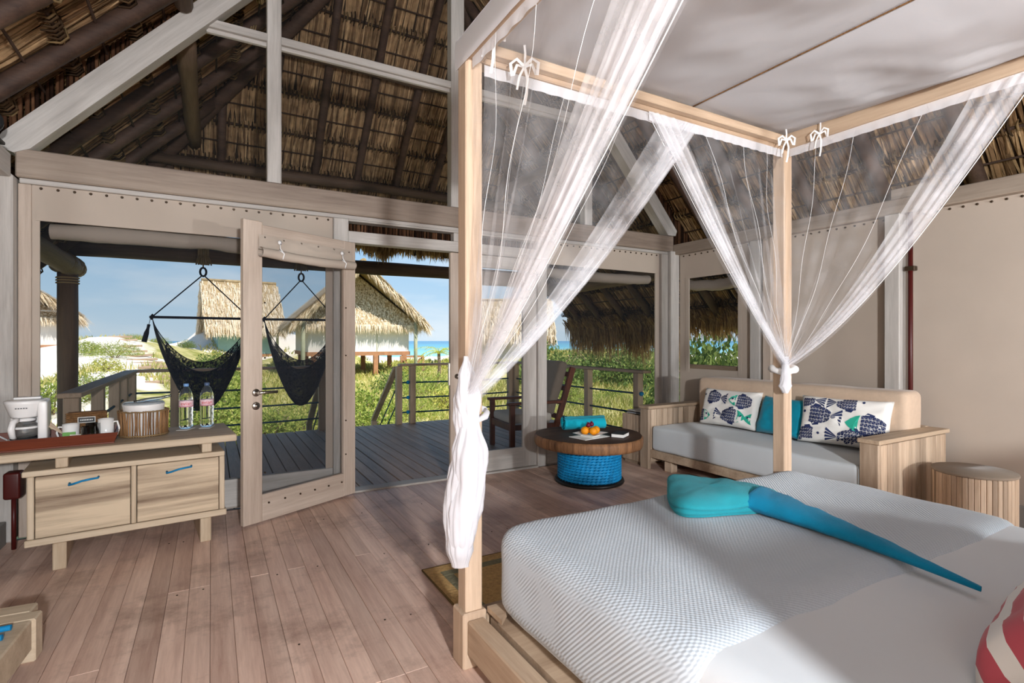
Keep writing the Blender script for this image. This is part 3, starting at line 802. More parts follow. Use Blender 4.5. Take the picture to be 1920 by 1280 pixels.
def pillow_mesh(w, h, t, seed=0, n=22):
    f = pillow_fn(w, h, t, seed); mb = MB()
    mb.grid(lambda u, v: f(u, v, 1), n, n); mb.grid(lambda u, v: f(u, v, -1), n, n)
    me = mb.mesh('pillow', recalc=False)
    bm = bmesh.new(); bm.from_mesh(me); bmesh.ops.remove_doubles(bm, verts=bm.verts, dist=1e-4); bmesh.ops.recalc_face_normals(bm, faces=bm.faces); bm.to_mesh(me); bm.free()
    for p in me.polygons: p.use_smooth = True
    return me, f
def fan(mb, pts):
    """flat polygon as a triangle fan round its middle"""
    if any(p is None for p in pts): return
    n = len(pts); c = sum((Vector(p) for p in pts), Vector()) / n
    b = len(mb.v); mb.v.extend([tuple(c)] + [tuple(p) for p in pts])
    for i in range(n): mb.f.append((b, b + 1 + i, b + 1 + (i + 1) % n)); mb.sm.append(False)

# ============================================================ BED
bedx0, bedx1, bedy0, bedy1 = .885, 2.875, -.30, 1.89
bed = thing('four_poster_bed', 'natural teak four-poster bed frame standing under the white canopy', 'bed', (0, 0, 0))
pw = .036
for (px, py) in ((bedx0, bedy1), (bedx1, bedy1), (bedx0, bedy0), (bedx1, bedy0)):
    MB().box(px - pw, px + pw, py - pw, py + pw, .20, 2.345, .004).build('post', M['bed'], bed)
    MB().box(px - .052, px + .05, py - .05, py + .052, 0, .215, .006).build('foot_block', M['bed'], bed)
MB().box(bedx0 - .036, bedx1 + .036, bedy1 - .036, bedy1 + .036, 2.346, 2.432, .004).build('top_beam', M['bed_x'], bed)
MB().box(bedx0 - .036, bedx1 + .036, bedy0 - .036, bedy0 + .036, 2.346, 2.432, .004).build('top_beam', M['bed_x'], bed)
for px in (bedx0, bedx1): MB().box(px - .036, px + .036, bedy0 + .037, bedy1 - .037, 2.346, 2.432, .004).build('top_beam', M['bed_y'], bed)
# inner batten on the foot beam
MB().box(bedx0 + .04, bedx1 - .04, bedy1 - .075, bedy1 - .037, 2.365, 2.405, .003).build('curtain_batten', M['bed_x'], bed)
for px, s in ((bedx0, 1), (bedx1, -1)):
    MB().box(px - .035, px + .035, bedy0 + .05, bedy1 - .052, .06, .19, .005).build('side_rail', M['bed_y'], bed)
MB().box(bedx0 + .052, bedx1 - .052, bedy1 - .04, bedy1 + .035, .06, .19, .005).build('foot_rail', M['bed_x'], bed)
MB().prism([(bedx0 + .05, bedy1 - .05, .205), (bedx0 + .17, bedy1 - .05, .205), (bedx0 + .05, bedy1 - .17, .205)], 0, 0, (0, 0, .02)).build('corner_brace', M['bed_x'], bed)
MB().box(bedx0 + .06, bedx1 - .06, bedy0 + .04, bedy1 - .06, .12, .185).build('slat_base', M['bed_x'], bed)
MB().box(bedx0 + .04, bedx1 - .04, bedy0 - .02, bedy0 + .02, .2, 1.1, .004).build('headboard', M['bed_x'], bed)  # out of view; height shaped to shade the bed from the added lamps
mat_ = thing('mattress', 'thick white mattress in a plain fitted sheet on the four-poster bed', 'mattress', (0, 0, .186))
soft('mattress_body', 'sheet', mat_, .965, 2.80, -.25, 1.805, 0, .350, .085, wob=.004, seed=2, dens=.07)
# waffle coverlet folded over the foot half
cov = roundbox(.950, 2.815, .80, 1.822, .205, .556, .088, wob=.006, seed=5, dens=.05)
o = tag(link('coverlet', cov, M['cover']), 'white waffle-weave coverlet spread over the foot half of the bed', 'coverlet')
# folded edge of the coverlet
# towels on the bed
TW = [(1.935, 1.845), (1.80, 1.74), (1.665, 1.60), (1.615, 1.50), (1.665, 1.445), (1.80, 1.40), (1.90, 1.365), (2.03, 1.335), (2.11, 1.37), (2.13, 1.45), (2.10, 1.58), (2.04, 1.74)]
def towel_out(t):
    n = len(TW); x = (t % 1) * n; i = int(x) % n; f = x - int(x)
    p = [Vector((*TW[(i + k) % n], 0)) for k in (-1, 0, 1, 2)]
    return .5 * ((2 * p[1]) + (p[2] - p[0]) * f + (2 * p[0] - 5 * p[1] + 4 * p[2] - p[3]) * f * f + (3 * p[1] - p[0] - 3 * p[2] + p[3]) * f ** 3)
TP = [(0, .078), (.25, .077), (.5, .074), (.7, .068), (.85, .061), (.94, .053), (.985, .046), (1.0, .040), (.99, .031), (.955, .028), (.985, .024), (.998, .018), (.985, .012), (.95, .010), (.97, .006), (.95, .001)]
def towel_pt(u, v):
    r, z = TP[min(len(TP) - 1, int(round(v * (len(TP) - 1))))]
    o = towel_out(u); c = Vector((1.87, 1.57, 0)); p = c.lerp(o, max(r, 1e-3))
    lip = .014 * math.sin(u * 25 + 1) * (r > .8) * (z > .02)
    zz = z * (1 + .12 * fbm(p.x * 7, p.y * 7, 1) * (r < .97)) + lip * .4 + .010 * math.exp(-((p.x - p.y - .42) / .05) ** 2) * (r < .9)
    return Vector((p.x, p.y, .559 + max(.0, zz)))
tf = thing('folded_towel', 'light teal terry towel folded into a thick wedge at the head of the blue towel', 'towel', (1.9, 1.55, .558))
mb = MB(); mb.grid(towel_pt, 72, len(TP) - 1, close_u=True); mb.v = [(a - 1.9, b - 1.55, c - .558) for a, b, c in mb.v]; mb.build('towel_body', M['towel_l'], tf)
mb = MB(); mb.box(-.012, .03, -.155, -.13, .016, .022, .001); mb.build('care_label', plain('pale_pink_label', 'e8cfd0', .7), tf)
# long blue towel roll tapering towards the pillow
mb = MB()
def roll(u, v):
    t = v
    c = Vector((1.98, 1.47, .56)).lerp(Vector((1.86, .635, .56)), t) + Vector((.035 * math.sin(t * 3.0), 0, 0))
    w = lerp(.118, .010, t ** .95); h = lerp(.062, .009, t ** .85) * min(1, .45 + t * 8)
    a = u * 2 * math.pi
    s = 1 + .10 * fbm(t * 9, math.cos(a), math.sin(a))
    ca, sa = math.cos(a), math.sin(a)
    return c + Vector((w * .98 * ca * s, w * .25 * ca, max(0.002, h * (.75 + sa * .85) * s)))
mb.grid(roll, 24, 60, close_u=True)
o = tag(mb.build('rolled_towel', M['towel_b']), 'deep blue terry towel rolled into a long tapering tail across the bed', 'towel')
# striped pillow by the head of the bed
def stripes(name, c0, c1, axis, freq, ph=0.0):
    m, n, l, b = newmat(name); b.inputs['Roughness'].default_value = .85; b.inputs['Sheen Weight'].default_value = .2
    tc = n.new('ShaderNodeTexCoord'); sp = n.new('ShaderNodeSeparateXYZ'); l.new(tc.outputs['Object'], sp.inputs[0])
    mu = n.new('ShaderNodeMath'); mu.operation = 'MULTIPLY_ADD'; mu.inputs[1].default_value = freq; mu.inputs[2].default_value = ph; l.new(sp.outputs[axis], mu.inputs[0])
    fr = n.new('ShaderNodeMath'); fr.operation = 'FRACT'; l.new(mu.outputs[0], fr.inputs[0])
    rp = n.new('ShaderNodeValToRGB'); rp.color_ramp.interpolation = 'CONSTANT'
    rp.color_ramp.elements[0].color = lin(c0); rp.color_ramp.elements[1].position = .52; rp.color_ramp.elements[1].color = lin(c1)
    l.new(fr.outputs[0], rp.inputs[0]); l.new(rp.outputs[0], b.inputs['Base Color'])
    return m
me, f = pillow_mesh(.62, .40, .18, 3, 30)
sp_ = link('striped_pillow', me, stripes('red_white_stripes', 'b04a58', 'd9d8d6', 'Y', 12.5, .3), None, loc=(1.72, .36, .665), rot=(R(140), R(0), R(5)))
tag(sp_, 'red and white striped pillow propped at the head of the bed', 'pillow')

# canopy cloth
can = thing('bed_canopy', 'white cotton canopy cloth stretched over the top beams of the four-poster bed', 'canopy', (1.88, .8, 2.433))
C0 = Vector((1.88, .8, 2.433))
mb = MB()
SX = 2.10
def canopy(u, v, xa, xb):
    X = lerp(xa, xb, u); Y = lerp(bedy0 - .03, bedy1 + .03, v)
    e = math.sin(math.pi * v) ** .9 * math.sin(math.pi * u) ** .9
    sag = .085 * e * (1 + .25 * fbm(X * 3, Y * 2, 1)) - .012 * math.sin(v * 40) * math.sin(math.pi * u) * (.5 + .5 * fbm(X * 2, Y * 4, 3)) * e
    sag += .02 * abs(fbm(X * 5 + Y * 3, Y * 1.5, 7)) * e
    return Vector((X, Y, 2.437 - sag)) - C0
mb.grid(lambda u, v: canopy(u, v, bedx0 - .045, SX), 34, 56); mb.build('cloth_panel', M['canopy'], can)
mb = MB(); mb.grid(lambda u, v: canopy(u, v, SX, bedx1 + .045), 30, 56); mb.build('cloth_panel', M['canopy'], can)
mb = MB(); mb.tube([(SX - C0.x, lerp(bedy0, bedy1, k / 20) - C0.y, 2.432 - C0.z) for k in range(21)], .0035, 5); mb.build('seam', M['wicker'], can)
mb = MB()
mb.grid(lambda u, v: Vector((bedx0 - .043 - .004 * math.sin(v * 3.14), lerp(bedy0, bedy1 + .045, u), lerp(2.44, 2.325 + .006 * fbm(u * 8, 1), v) )) - C0, 40, 5)
mb.grid(lambda u, v: Vector((bedx0 - .043 + .06 * u, bedy1 + .046, lerp(2.44, 2.325 + .05 * u, v))) - C0, 6, 4)
mb.build('side_flap', M['canopy'], can)
def bow(c, s=1.0, d=(-.55, -.83)):
    """ribbon tied in a bow, hanging in front of the beam"""
    c = Vector(c) - C0; r = Vector((-d[1], d[0], 0)); mb = MB(); z = Vector((0, 0, 1))
    def rib(pts, w=.009):
        pts = [c + r * a * s + z * b * s + Vector((d[0], d[1], 0)) * e for a, b, e in pts]; nn = len(pts)
        vs = []
        for i, p in enumerate(pts):
            t = (pts[min(i + 1, nn - 1)] - pts[max(0, i - 1)]).normalized(); sd = t.cross(Vector((d[0], d[1], 0))).normalized() * w * s
            vs += [p - sd * .5, p + sd * .5]
        mb.add(vs, [(2 * i, 2 * i + 1, 2 * i + 3, 2 * i + 2) for i in range(nn - 1)], True)
    rib([(0, .09, .0), (.003, .05, .004), (0, .0, .006)])
    rib([(0, 0, .01), (.03, .028, .015), (.055, .012, .012), (.05, -.035, .01), (.045, -.03, .006), (.03, .01, .004), (0, 0, .008)], .012)
    rib([(0, 0, .01), (-.03, .028, .015), (-.055, .012, .012), (-.05, -.035, .01), (-.045, -.03, .006), (-.03, .01, .004), (0, 0, .008)], .012)
    rib([(0, 0, .012), (.012, -.05, .012), (.008, -.11, .01), (0, -.15, .008)], .011)
    rib([(0, 0, .012), (-.02, -.04, .012), (-.03, -.09, .01)], .009)
    return mb.build('ribbon_bow', M['nethem'], can)
bow((bedx0 + .02, bedy1 - .14, 2.40)); bow((bedx0 + .19, bedy1 - .10, 2.335)); bow((bedx1 - .12, bedy1 - .10, 2.36), .8); bow((bedx1 - .05, bedy1 - .25, 2.36), .8, (-1, -.1))

# net curtains
def curtain(name, label, Ta, Tb, K, side, layers, sag, seed, hem=True, bands=((.80, .012, 90), (.86, .010, 130), (.91, .008, 160))):
    """Ta: top corner at the post, Tb: top corner at the free edge, K: tie point"""
    Ta, Tb, K, side = Vector(Ta), Vector(Tb), Vector(K), Vector(side)
    t = thing(name, label, 'net curtain', (K.x, K.y, 0), group='bed net curtains'); O = Vector((K.x, K.y, 0))
    mb = MB()
    for li, (ua, ub, amp, fr) in enumerate(layers):
        def f(u, v, ua=ua, ub=ub, amp=amp, fr=fr, li=li):
            s = lerp(ua, ub, u)
            T = Ta.lerp(Tb, s)
            kk = K + Vector((0, 0, .05 * (.5 - s))) + side * (.02 * math.sin(s * fr * 1.3 + li))
            p = T.lerp(kk, v)
            p.z -= sag * s * 4 * v * (1 - v) * (.6 + .4 * v)
            # cloth near the post falls first and then gathers
            p = p.lerp(Vector((T.x, T.y, p.z)), .35 * (1 - s) * (1 - v))
            w = (1 - v) ** .8 * (v * 6 if v < 1 / 6 else 1)
            p += side * (amp * math.sin(s * fr + seed + li * 1.7 + 1.5 * fbm(s * 3, v * 1.5, seed)) * (.25 + w))
            p += side * (li * .006)
            return p - O
        mb.grid(f, max(16, int(70 * (ub - ua))), 26)
    o = mb.build('net_sheet', M['net'], t, recalc=False)
    bd = MB()      # bunched edge of the net
    for li, (ua, amp, fr) in enumerate(bands):
        def fb(u, v, ua=ua, amp=amp, fr=fr, li=li):
            s = lerp(ua, 1, u); T = Ta.lerp(Tb, s)
            p = T.lerp(K + Vector((0, 0, .03 * (.5 - u))), v)
            p.z -= sag * s * 4 * v * (1 - v) * (.6 + .4 * v)
            p += side * (amp * math.sin(s * fr + li * 2.1 + 1.2 * fbm(s * 4, v * 1.2, seed + li)) * (.35 + (1 - v) ** .7) + .008 + li * .006)
            return p - O
        bd.grid(fb, 26, 26)
    bd.build('net_band', M['netband'], t, recalc=False)
    if hem:   # thicker edge seam
        e = MB()
        for li, (ua, ub, amp, fr) in enumerate(layers):
            if ub < .999: continue
            pts = []
            for k in range(27):
                v = k / 26; p = Tb.lerp(K, v); p.z -= sag * 4 * v * (1 - v) * (.6 + .4 * v); pts.append(p - O)
            e.tube(pts, .0015, 5); break
        for s in layers and (.15, .33, .62):
            pts = []
            for k in range(27):
                v = k / 26; T = Ta.lerp(Tb, s); p = T.lerp(K, v); p.z -= sag * s * 4 * v * (1 - v) * (.6 + .4 * v)
                p = p.lerp(Vector((T.x, T.y, p.z)), .35 * (1 - s) * (1 - v)); p += side * (.012 * math.sin(k * .5 + s * 9)); pts.append(p - O)
            e.tube(pts, .0008, 4)
        e.build('edge_seam', M['nethem'], t)
    # gathered header along the beam
    h = MB(); h.grid(lambda u, v: Ta.lerp(Tb, u) + Vector((0, 0, .010 - .045 * v)) + side * (.003 * math.sin(u * 90) * v + .004) - O, 120, 3)
    h.build('header_band', M['netfold'], t)
    return t
KA = (bedx0 - .03, bedy1 - .055, 1.03); KB = (bedx1 - .06, bedy1 - .06, 1.115)
LY = [(0, 1, .018, 46)]
n1 = curtain('net_curtain', 'sheer white net draped from the foot beam to the left bed post', (bedx0 + .05, bedy1 - .02, 2.335), (2.13, bedy1 - .02, 2.335), KA, (0, -1, 0), LY, .10, 1)
n2 = curtain('net_curtain', 'sheer white net draped from the foot beam to the far right bed post', (bedx1 - .05, bedy1 - .03, 2.335), (1.80, bedy1 - .03, 2.335), KB, (0, -1, 0), LY, .06, 2)
n3 = curtain('net_curtain', 'sheer white net swept from the near side beam down to the left bed post', (bedx0 - .01, bedy1 - .05, 2.335), (bedx0 - .01, .45, 2.335), KA, (-1, 0, 0), [(.0, 1, .014, 40)], .05, 3, bands=((.74, .016, 70), (.80, .014, 100), (.86, .012, 130)))
n4 = curtain('net_curtain', 'sheer white net sweeping from the far side beam down to the right bed post', (bedx1 - .02, bedy1 - .06, 2.335), (bedx1 - .02, .78, 2.335), KB, (-1, 0, 0), LY, .16, 4)
# gathered tails below the ties
def tail(par, K, z0, z1, wfun, seed, n=30, m=46, d=(-.44, -.9)):
    O = Vector((K[0], K[1], 0)); mb = MB()
    f_ = Vector((d[0], d[1], 0)); r_ = Vector((-d[1], d[0], 0))
    def f(u, v):
        a = u * 2 * math.pi; z = lerp(z0, z1, v); w, dp, ox = wfun(v)
        k = 1 + .25 * fbm(math.cos(a) * 1.2 + seed, math.sin(a) * 1.2, v * 2.4) + .05 * math.sin(a * 9 + 3 * fbm(v * 2.6, seed, 1)) + .05 * math.sin(a * 15 + 4 * fbm(v * 3, seed, 4)) + .12 * fbm(math.cos(a) * 3, math.sin(a) * 3, v * 7 + seed)
        return Vector((K[0], K[1], z)) + r_ * (ox + w * math.cos(a) * k) + f_ * (dp * (math.sin(a) * k + .6)) - O
    mb.grid(f, n * 2, m, close_u=True)
    return mb.build('gathered_tail', M['netfold'], par, recalc=False)
def wA(v):
    w = [(0, .008), (.10, .034), (.20, .044), (.32, .034), (.5, .064), (.75, .060), (.9, .046), (1, .022)]
    for (a, x0), (b, x1) in zip(w, w[1:]):
        if a <= v <= b:
            t = (v - a) / (b - a); t = t * t * (3 - 2 * t); return lerp(x0, x1, t), lerp(x0, x1, t) * .7, .012 * math.sin(v * 5) - .012
    return .03, .02, 0
tail(n1, (bedx0 - .015, bedy1 - .050, 0), 1.20, .44, wA, 3)
tail(n3, (bedx0 - .030, bedy1 - .075, 0), 1.10, .40, lambda v: (.85 * wA(v)[0] + .01, .8 * wA(v)[1], wA(v)[2] - .012), 8)
mb = MB(); mb.tube([(.058 * math.cos(a * .5236) + .028, .066 * math.sin(a * .5236) + .035, .97 + .02 * math.sin(a * .5236 + 1)) for a in range(13)], [.011 + .003 * math.sin(a * 2) for a in range(13)], 10); mb.build('tie_band', M['netfold'], n1)
mb = MB(); mb.tube([(.054 * math.cos(a * .5236) + .058, .056 * math.sin(a * .5236) + .052, 1.095 + .012 * math.sin(a * .5236 + 1)) for a in range(13)], [.020 + .005 * math.sin(a * 2) for a in range(13)], 12); mb.build('tie_band', M['nethem'], n2)
tail(n2, (bedx1 - .09, bedy1 - .075, 0), 1.17, .965, lambda v: (lerp(.012, .038, v) if v < .8 else lerp(.038, .012, (v - .8) * 5), .022, -.01), 12, n=14, m=20)

# ============================================================ RUG
rug = thing('braided_rug', 'tan jute rug with a grey-green border lying beside the foot of the bed', 'rug', (1.8, 2.42, 0))
def ring(name, mat, hx, hy, t, z):
    mb = MB(); mb.box(-hx, hx, -hy, -hy + t, .001, z, .002); mb.box(-hx, hx, hy - t, hy, .001, z, .002); mb.box(-hx, -hx + t, -hy + t, hy - t, .001, z, .002); mb.box(hx - t, hx, -hy + t, hy - t, .001, z, .002)
    mb.build(name, M[mat], rug)
ring('outer_braid', 'jute', .80, .33, .075, .010); ring('border_braid', 'jute_g', .725, .255, .055, .011)
MB().box(-.67, .67, -.20, .20, .001, .010, .002).build('centre_braid', M['jute'], rug)
mb = MB(); mb.tube([(-.80, -.33, .006), (.80, -.33, .006), (.80, .33, .006), (-.80, .33, .006), (-.80, -.33, .006)], .006, 6); mb.build('edge_cord', M['jute_d'], rug)

# ============================================================ SOFA
sofa = thing('daybed_sofa', 'pale slatted teak daybed sofa along the right canvas wall', 'sofa', (4.2, 2.88, 0))
SO = Vector((4.2, 2.88, 0))
def sb(name, mat, x0, x1, y0, y1, z0, z1, b=.004): return MB().box(x0 - 4.2, x1 - 4.2, y0 - 2.88, y1 - 2.88, z0, z1, b).build(name, M[mat], sofa)
def slat_mesh(w, h, t, mat):
    me = MB().box(-w / 2 + .003, w / 2 - .003, -t / 2, t / 2, 0, h, .003).mesh('slat'); me.materials.append(M[mat]); return me
for (ya, yb, inner, outer) in ((1.79, 1.905, 1, 1), (3.845, 3.96, 1, 0)):
    sb('arm_core', 'slat', 3.76, 4.66, ya + .014, yb - .014, .06, .585, .003)
    sb('arm_cap', 'slat_x', 3.715, 4.69, ya - .012, yb + .012, .587, .615, .004)
    sb('arm_post', 'slat', 3.722, 3.757, ya, yb, .0, .586, .004)
    ns = 12; w = .9 / ns; sm = slat_mesh(w, .51, .013, 'slat')
    for k in range(ns):
        for yv, on in ((ya + .0065, outer), (yb - .0065, inner if ya < 3 else 0)):
            if on: link('slat', sm, None, sofa, loc=(3.76 + w * (k + .5) - 4.2, yv - 2.88, .07))
    if ya > 3:
        for k in range(ns): link('slat', sm, None, sofa, loc=(3.76 + w * (k + .5) - 4.2, ya + .0065 - 2.88, .07))
sb('seat_frame', 'slat_x', 3.745, 4.66, 1.906, 3.844, .115, .19); sb('back_rail', 'slat', 4.64, 4.68, 1.906, 3.844, .19, .62)
for y0 in (2.1, 2.85, 3.62):
    sb('leg', 'slat', 3.80, 3.88, y0, y0 + .09, 0, .114); sb('leg', 'slat', 4.5, 4.58, y0, y0 + .09, 0, .114)
me = roundbox(-.445, .43, -.955, .955, 0, .235, .035, wob=.006, seed=9, dens=.06)
o = tag(link('seat_mattress', me, M['sofa_cover'], loc=(4.19, 2.875, .191)), 'white covered seat mattress on the slatted daybed sofa', 'cushion')
for y0, y1, lb in ((2.90, 3.81, 'beige back cushion at the far end of the sofa, near the corner'), (1.915, 2.86, 'beige back cushion at the near end of the sofa')):
    me = roundbox(-.125, .12, -(y1 - y0) / 2, (y1 - y0) / 2, 0, .455, .05, wob=.005, seed=y0, dens=.06)
    tag(link('back_cushion', me, M['sofa_back'], loc=(4.50, (y0 + y1) / 2, .430)), lb, 'cushion', 'sofa back cushions')
# fish cushions
def fish(fn, navy, mint, white, cx, cy, L, flip, W, H, rot=0.0):
    """one fish print laid on the cushion face; cx, cy in cushion metres"""
    def P(x, y, e):
        if flip: x = -x
        c, s = math.cos(rot), math.sin(rot)
        X, Y = cx + (x * c - y * s) * L, cy + (x * s + y * c) * L
        if abs(X) > W / 2 * .96 or abs(Y) > H / 2 * .96: return None
        p = fn(X / W + .5, Y / H + .5, 1); p.z += e; return p
    # head (points to -x), body with scale triangles, tail fan
    hd = [(-.5, 0), (-.40, .10), (-.30, .165), (-.22, .19), (-.25, .08), (-.25, -.08), (-.22, -.18), (-.32, -.15), (-.42, -.08)]
    fan(mint, [P(x, y, .0025) for x, y in hd])
    ey = [(-.345 + .035 * math.cos(a * .7), .045 + .035 * math.sin(a * .7)) for a in range(9)]
    fan(navy, [P(x, y, .0045) for x, y in ey])
    def half(x): return .19 * math.sqrt(max(0, 1 - ((x + .05) / .34) ** 2)) + .02
    nx = 7
    for i in range(nx):
        xa, xb = -.20 + .46 * i / nx, -.20 + .46 * (i + 1) / nx
        ha, hb = half(xa), half(xb); rows = 5 if i < 5 else 3
        for j in range(rows):
            ya, yb = -1 + 2 * j / rows, -1 + 2 * (j + 1) / rows
            g = .10
            tri1 = [(xa, ya * ha), (xb, ya * hb), (xa, yb * ha)]; tri2 = [(xb, ya * hb), (xb, yb * hb), (xa, yb * ha)]
            for tr in (tri1, tri2):
                mx_, my_ = sum(p[0] for p in tr) / 3, sum(p[1] for p in tr) / 3
                pts = [P(lerp(p[0], mx_, .16), lerp(p[1], my_, .16), .003) for p in tr]
                if None in pts: continue
                b = len(navy.v); navy.v.extend([tuple(p) for p in pts]); navy.f.append((b, b + 1, b + 2)); navy.sm.append(False)
    for k in range(5):   # tail rays
        a0 = -.16 + .32 * k / 5 + .006; a1 = -.16 + .32 * (k + 1) / 5 - .012
        fan(navy, [P(.27, a0 * .15, .003), (P(.5, a0 * 1.25, .003)), P(.49, a1 * 1.25, .003), P(.27, a1 * .15, .003)])
    for sgn in (1, -1):  # fins
        fan(navy, [P(-.16, sgn * .17, .003), P(-.10, sgn * .26, .003), P(.04, sgn * .23, .003), P(.02, sgn * .18, .003)])
def fish_cushion(label, loc, rot, W, H, specs, seed):
    t = thing('fish_cushion', label, 'cushion', loc, group='fish print cushions'); t.rotation_euler = rot
    me, fn = pillow_mesh(W, H, .15, seed, 26); link('cover', me, M['printwhite'], t)
    for cx, cy, L, fl, rt in specs:
        nv, mt, wh = MB(), MB(), MB(); fish(fn, nv, mt, wh, cx, cy, L, fl, W, H, rt)
        fp = nv.build('fish_print', M['navy'], t, recalc=False); fp['kind'] = 'stuff'; mt.build('fish_head_print', M['mint'], fp, recalc=False)
    return t
# cushions lean back against the beige cushions: local x along the sofa, local z faces the room
def lean(tilt, rz): return Matrix.Rotation(rz, 4, 'Z') @ Matrix(((0, math.sin(tilt), -math.cos(tilt), 0), (-1, 0, 0, 0), (0, math.cos(tilt), math.sin(tilt), 0), (0, 0, 0, 1)))
E1 = lean(R(18), R(4)).to_euler(); E2 = lean(R(20), R(-7)).to_euler(); E3 = lean(R(16), R(10)).to_euler()
SP1 = [(-.15, .085, .30, False, -.05), (.17, .065, .30, False, -.03), (-.29, -.10, .28, True, 0), (.05, -.08, .33, True, -.03), (.33, -.09, .28, False, 0)]
SP2 = [(-.16, .03, .34, False, -.06), (.21, -.02, .36, False, -.06), (-.27, .15, .30, False, 0), (.04, .145, .30, True, 0), (-.25, -.13, .30, True, 0), (.08, -.14, .36, True, -.06)]
fish_cushion('white cushion printed with navy and mint fish, at the far end of the sofa', (4.285, 3.345, .615), E1, .60, .36, SP1, 4)
fish_cushion('white cushion printed with navy and mint fish, nearest the near sofa arm', (4.27, 2.30, .625), E3, .64, .38, SP2, 7)
me, fn = pillow_mesh(.46, .34, .14, 11, 22)
o = tag(link('teal_cushion', me, M['teal'], None, loc=(4.285, 2.815, .60)), 'plain teal cushion between the two fish cushions on the sofa', 'cushion'); o.rotation_euler = E2

# slatted stool
st = thing('slatted_stool', 'round side stool of pale upright slats with a brown top beside the sofa', 'stool', (4.22, 1.475, 0))
MB().lathe([(.190, .01), (.190, .42)], (0, 0, 0), 28).build('core', M['log_z'], st)
mb = MB().lathe([(.0, .421), (.212, .421), (.216, .426), (.214, .438), (0, .440)], (0, 0, 0), 40); mb.build('top', M['cushion'], st)
sm = MB().box(-.0135, .0135, -.009, .009, 0, .42, .003).mesh('slat'); sm.materials.append(M['slat'])
ns = 46
for k in range(ns):
    a = 2 * math.pi * k / ns; link('slat', sm, None, st, loc=(.2 * math.cos(a), .2 * math.sin(a), 0), rot=(0, 0, a + math.pi / 2))

# magazine box behind the far sofa arm
mg = thing('magazine_box', 'small slatted wooden magazine box tucked behind the far sofa arm', 'box', (3.93, 4.13, 0))
sm = MB().box(-.023, .023, -.006, .006, 0, .47, .002).mesh('slat'); sm.materials.append(M['slat'])
for k in range(6):
    link('slat', sm, None, mg, loc=(-.13 + .05 * k, -.125, .03)); link('slat', sm, None, mg, loc=(-.13 + .05 * k, .125, .03)); link('slat', sm, None, mg, loc=(-.16, -.115 + .046 * k, .03), rot=(0, 0, R(90))); link('slat', sm, None, mg, loc=(.15, -.115 + .046 * k, .03), rot=(0, 0, R(90)))
MB().box(-.15, .14, -.118, .118, 0, .4).build('box_base', M['slat'], mg)
for k, (cc, dz, a) in enumerate((('c9ccd0', .012, 4), ('2f3a4a', .020, -6), ('5b5148', .028, 9), ('d8d4ce', .036, -3))):
    m_ = tag(MB().box(-.105, .105, -.14, .14, 0, .006, .001).build('magazine', plain('magazine_cover_%d' % k, cc, .35)), ['pale magazine at the bottom of the pile on the slatted box', 'dark blue magazine second in the pile on the slatted box', 'brown magazine third in the pile on the slatted box', 'off-white magazine on top of the pile on the slatted box'][k], 'magazine', 'magazines on the slatted box')
    m_.location = (3.925, 4.12, .503 + .0075 * k); m_.rotation_euler = (0, 0, R(a))

# ============================================================ COFFEE TABLE
ct = thing('slab_coffee_table', 'round tree-slab coffee table on a drum wound with blue rope', 'coffee table', (2.96, 3.80, 0))
TR = .485
def tr_(a): return TR * (1 + .022 * math.sin(a * 3 + 1) + .02 * fbm(math.cos(a) * 2, math.sin(a) * 2, 3))
mb = MB()
prof = [(-.04, .322), (-.008, .326), (0, .345), (.004, .38), (0, .408), (-.012, .418)]
mb.grid(lambda u, v: (lambda a, pr: Vector(((tr_(a) + pr[0]) * math.cos(a), (tr_(a) + pr[0]) * math.sin(a), pr[1])))(u * 2 * math.pi, prof[min(5, int(round(v * 5)))]), 72, 5, close_u=True)
b = len(mb.v); mb.f.append(tuple(range(72))); mb.sm.append(False)
mb.build('slab_edge', M['tableside'], ct)
mb = MB(); N = 72
mb.add([Vector(((tr_(2 * math.pi * k / N) - .012) * math.cos(2 * math.pi * k / N), (tr_(2 * math.pi * k / N) - .012) * math.sin(2 * math.pi * k / N), .4185)) for k in range(N)], [tuple(range(N))]); mb.build('slab_top', M['tabletop'], ct)
MB().lathe([(.305, 0), (.312, .012), (.305, .03), (.26, .032)], (0, 0, 0), 48).build('foot_ring', M['black'], ct)
MB().lathe([(.262, .02), (.262, .322)], (0, 0, 0), 40).build('drum', M['rope_d'], ct)
nr = 12; rt = (.322 - .032) / nr / 2
for k in range(nr):
    mb = MB(); z = .032 + rt * (2 * k + 1)
    def rp_(u, v, z=z, k=k):
        a = u * 2 * math.pi; b = v * 2 * math.pi
        r = rt * (1.0 + .28 * math.cos(3 * b - 46 * a + k))
        return Vector(((.272 + r * math.cos(b)) * math.cos(a), (.272 + r * math.cos(b)) * math.sin(a), z + r * math.sin(b)))
    w = 280; h = 12; vs = [rp_(i / w, j / h) for j in range(h) for i in range(w)]
    mb.add(vs, [(j * w + i, j * w + (i + 1) % w, ((j + 1) % h) * w + (i + 1) % w, ((j + 1) % h) * w + i) for j in range(h) for i in range(w)], True)
    mb.build('rope_coil', M['rope'], ct, recalc=False)
ZT = .4195
# rolled turquoise towel
mb = MB()
def tw(u, v):
    s = v * 2.35 * 2 * math.pi; r = .018 + .054 * (v ** .75); x = (u - .5) * (.40 + .006 * math.sin(s * 2))
    return Vector((x, r * math.cos(s) * 1.12, .068 + r * math.sin(s) * .93 + .003 * fbm(u * 8, s)))
mb.grid(tw, 24, 80)
o = tag(mb.build('towel_roll', M['towel_r'], recalc=False), 'bright turquoise towel rolled up on the slab coffee table', 'towel'); o.location = (3.02, 3.96, ZT + .004); o.rotation_euler = (0, 0, R(-16))
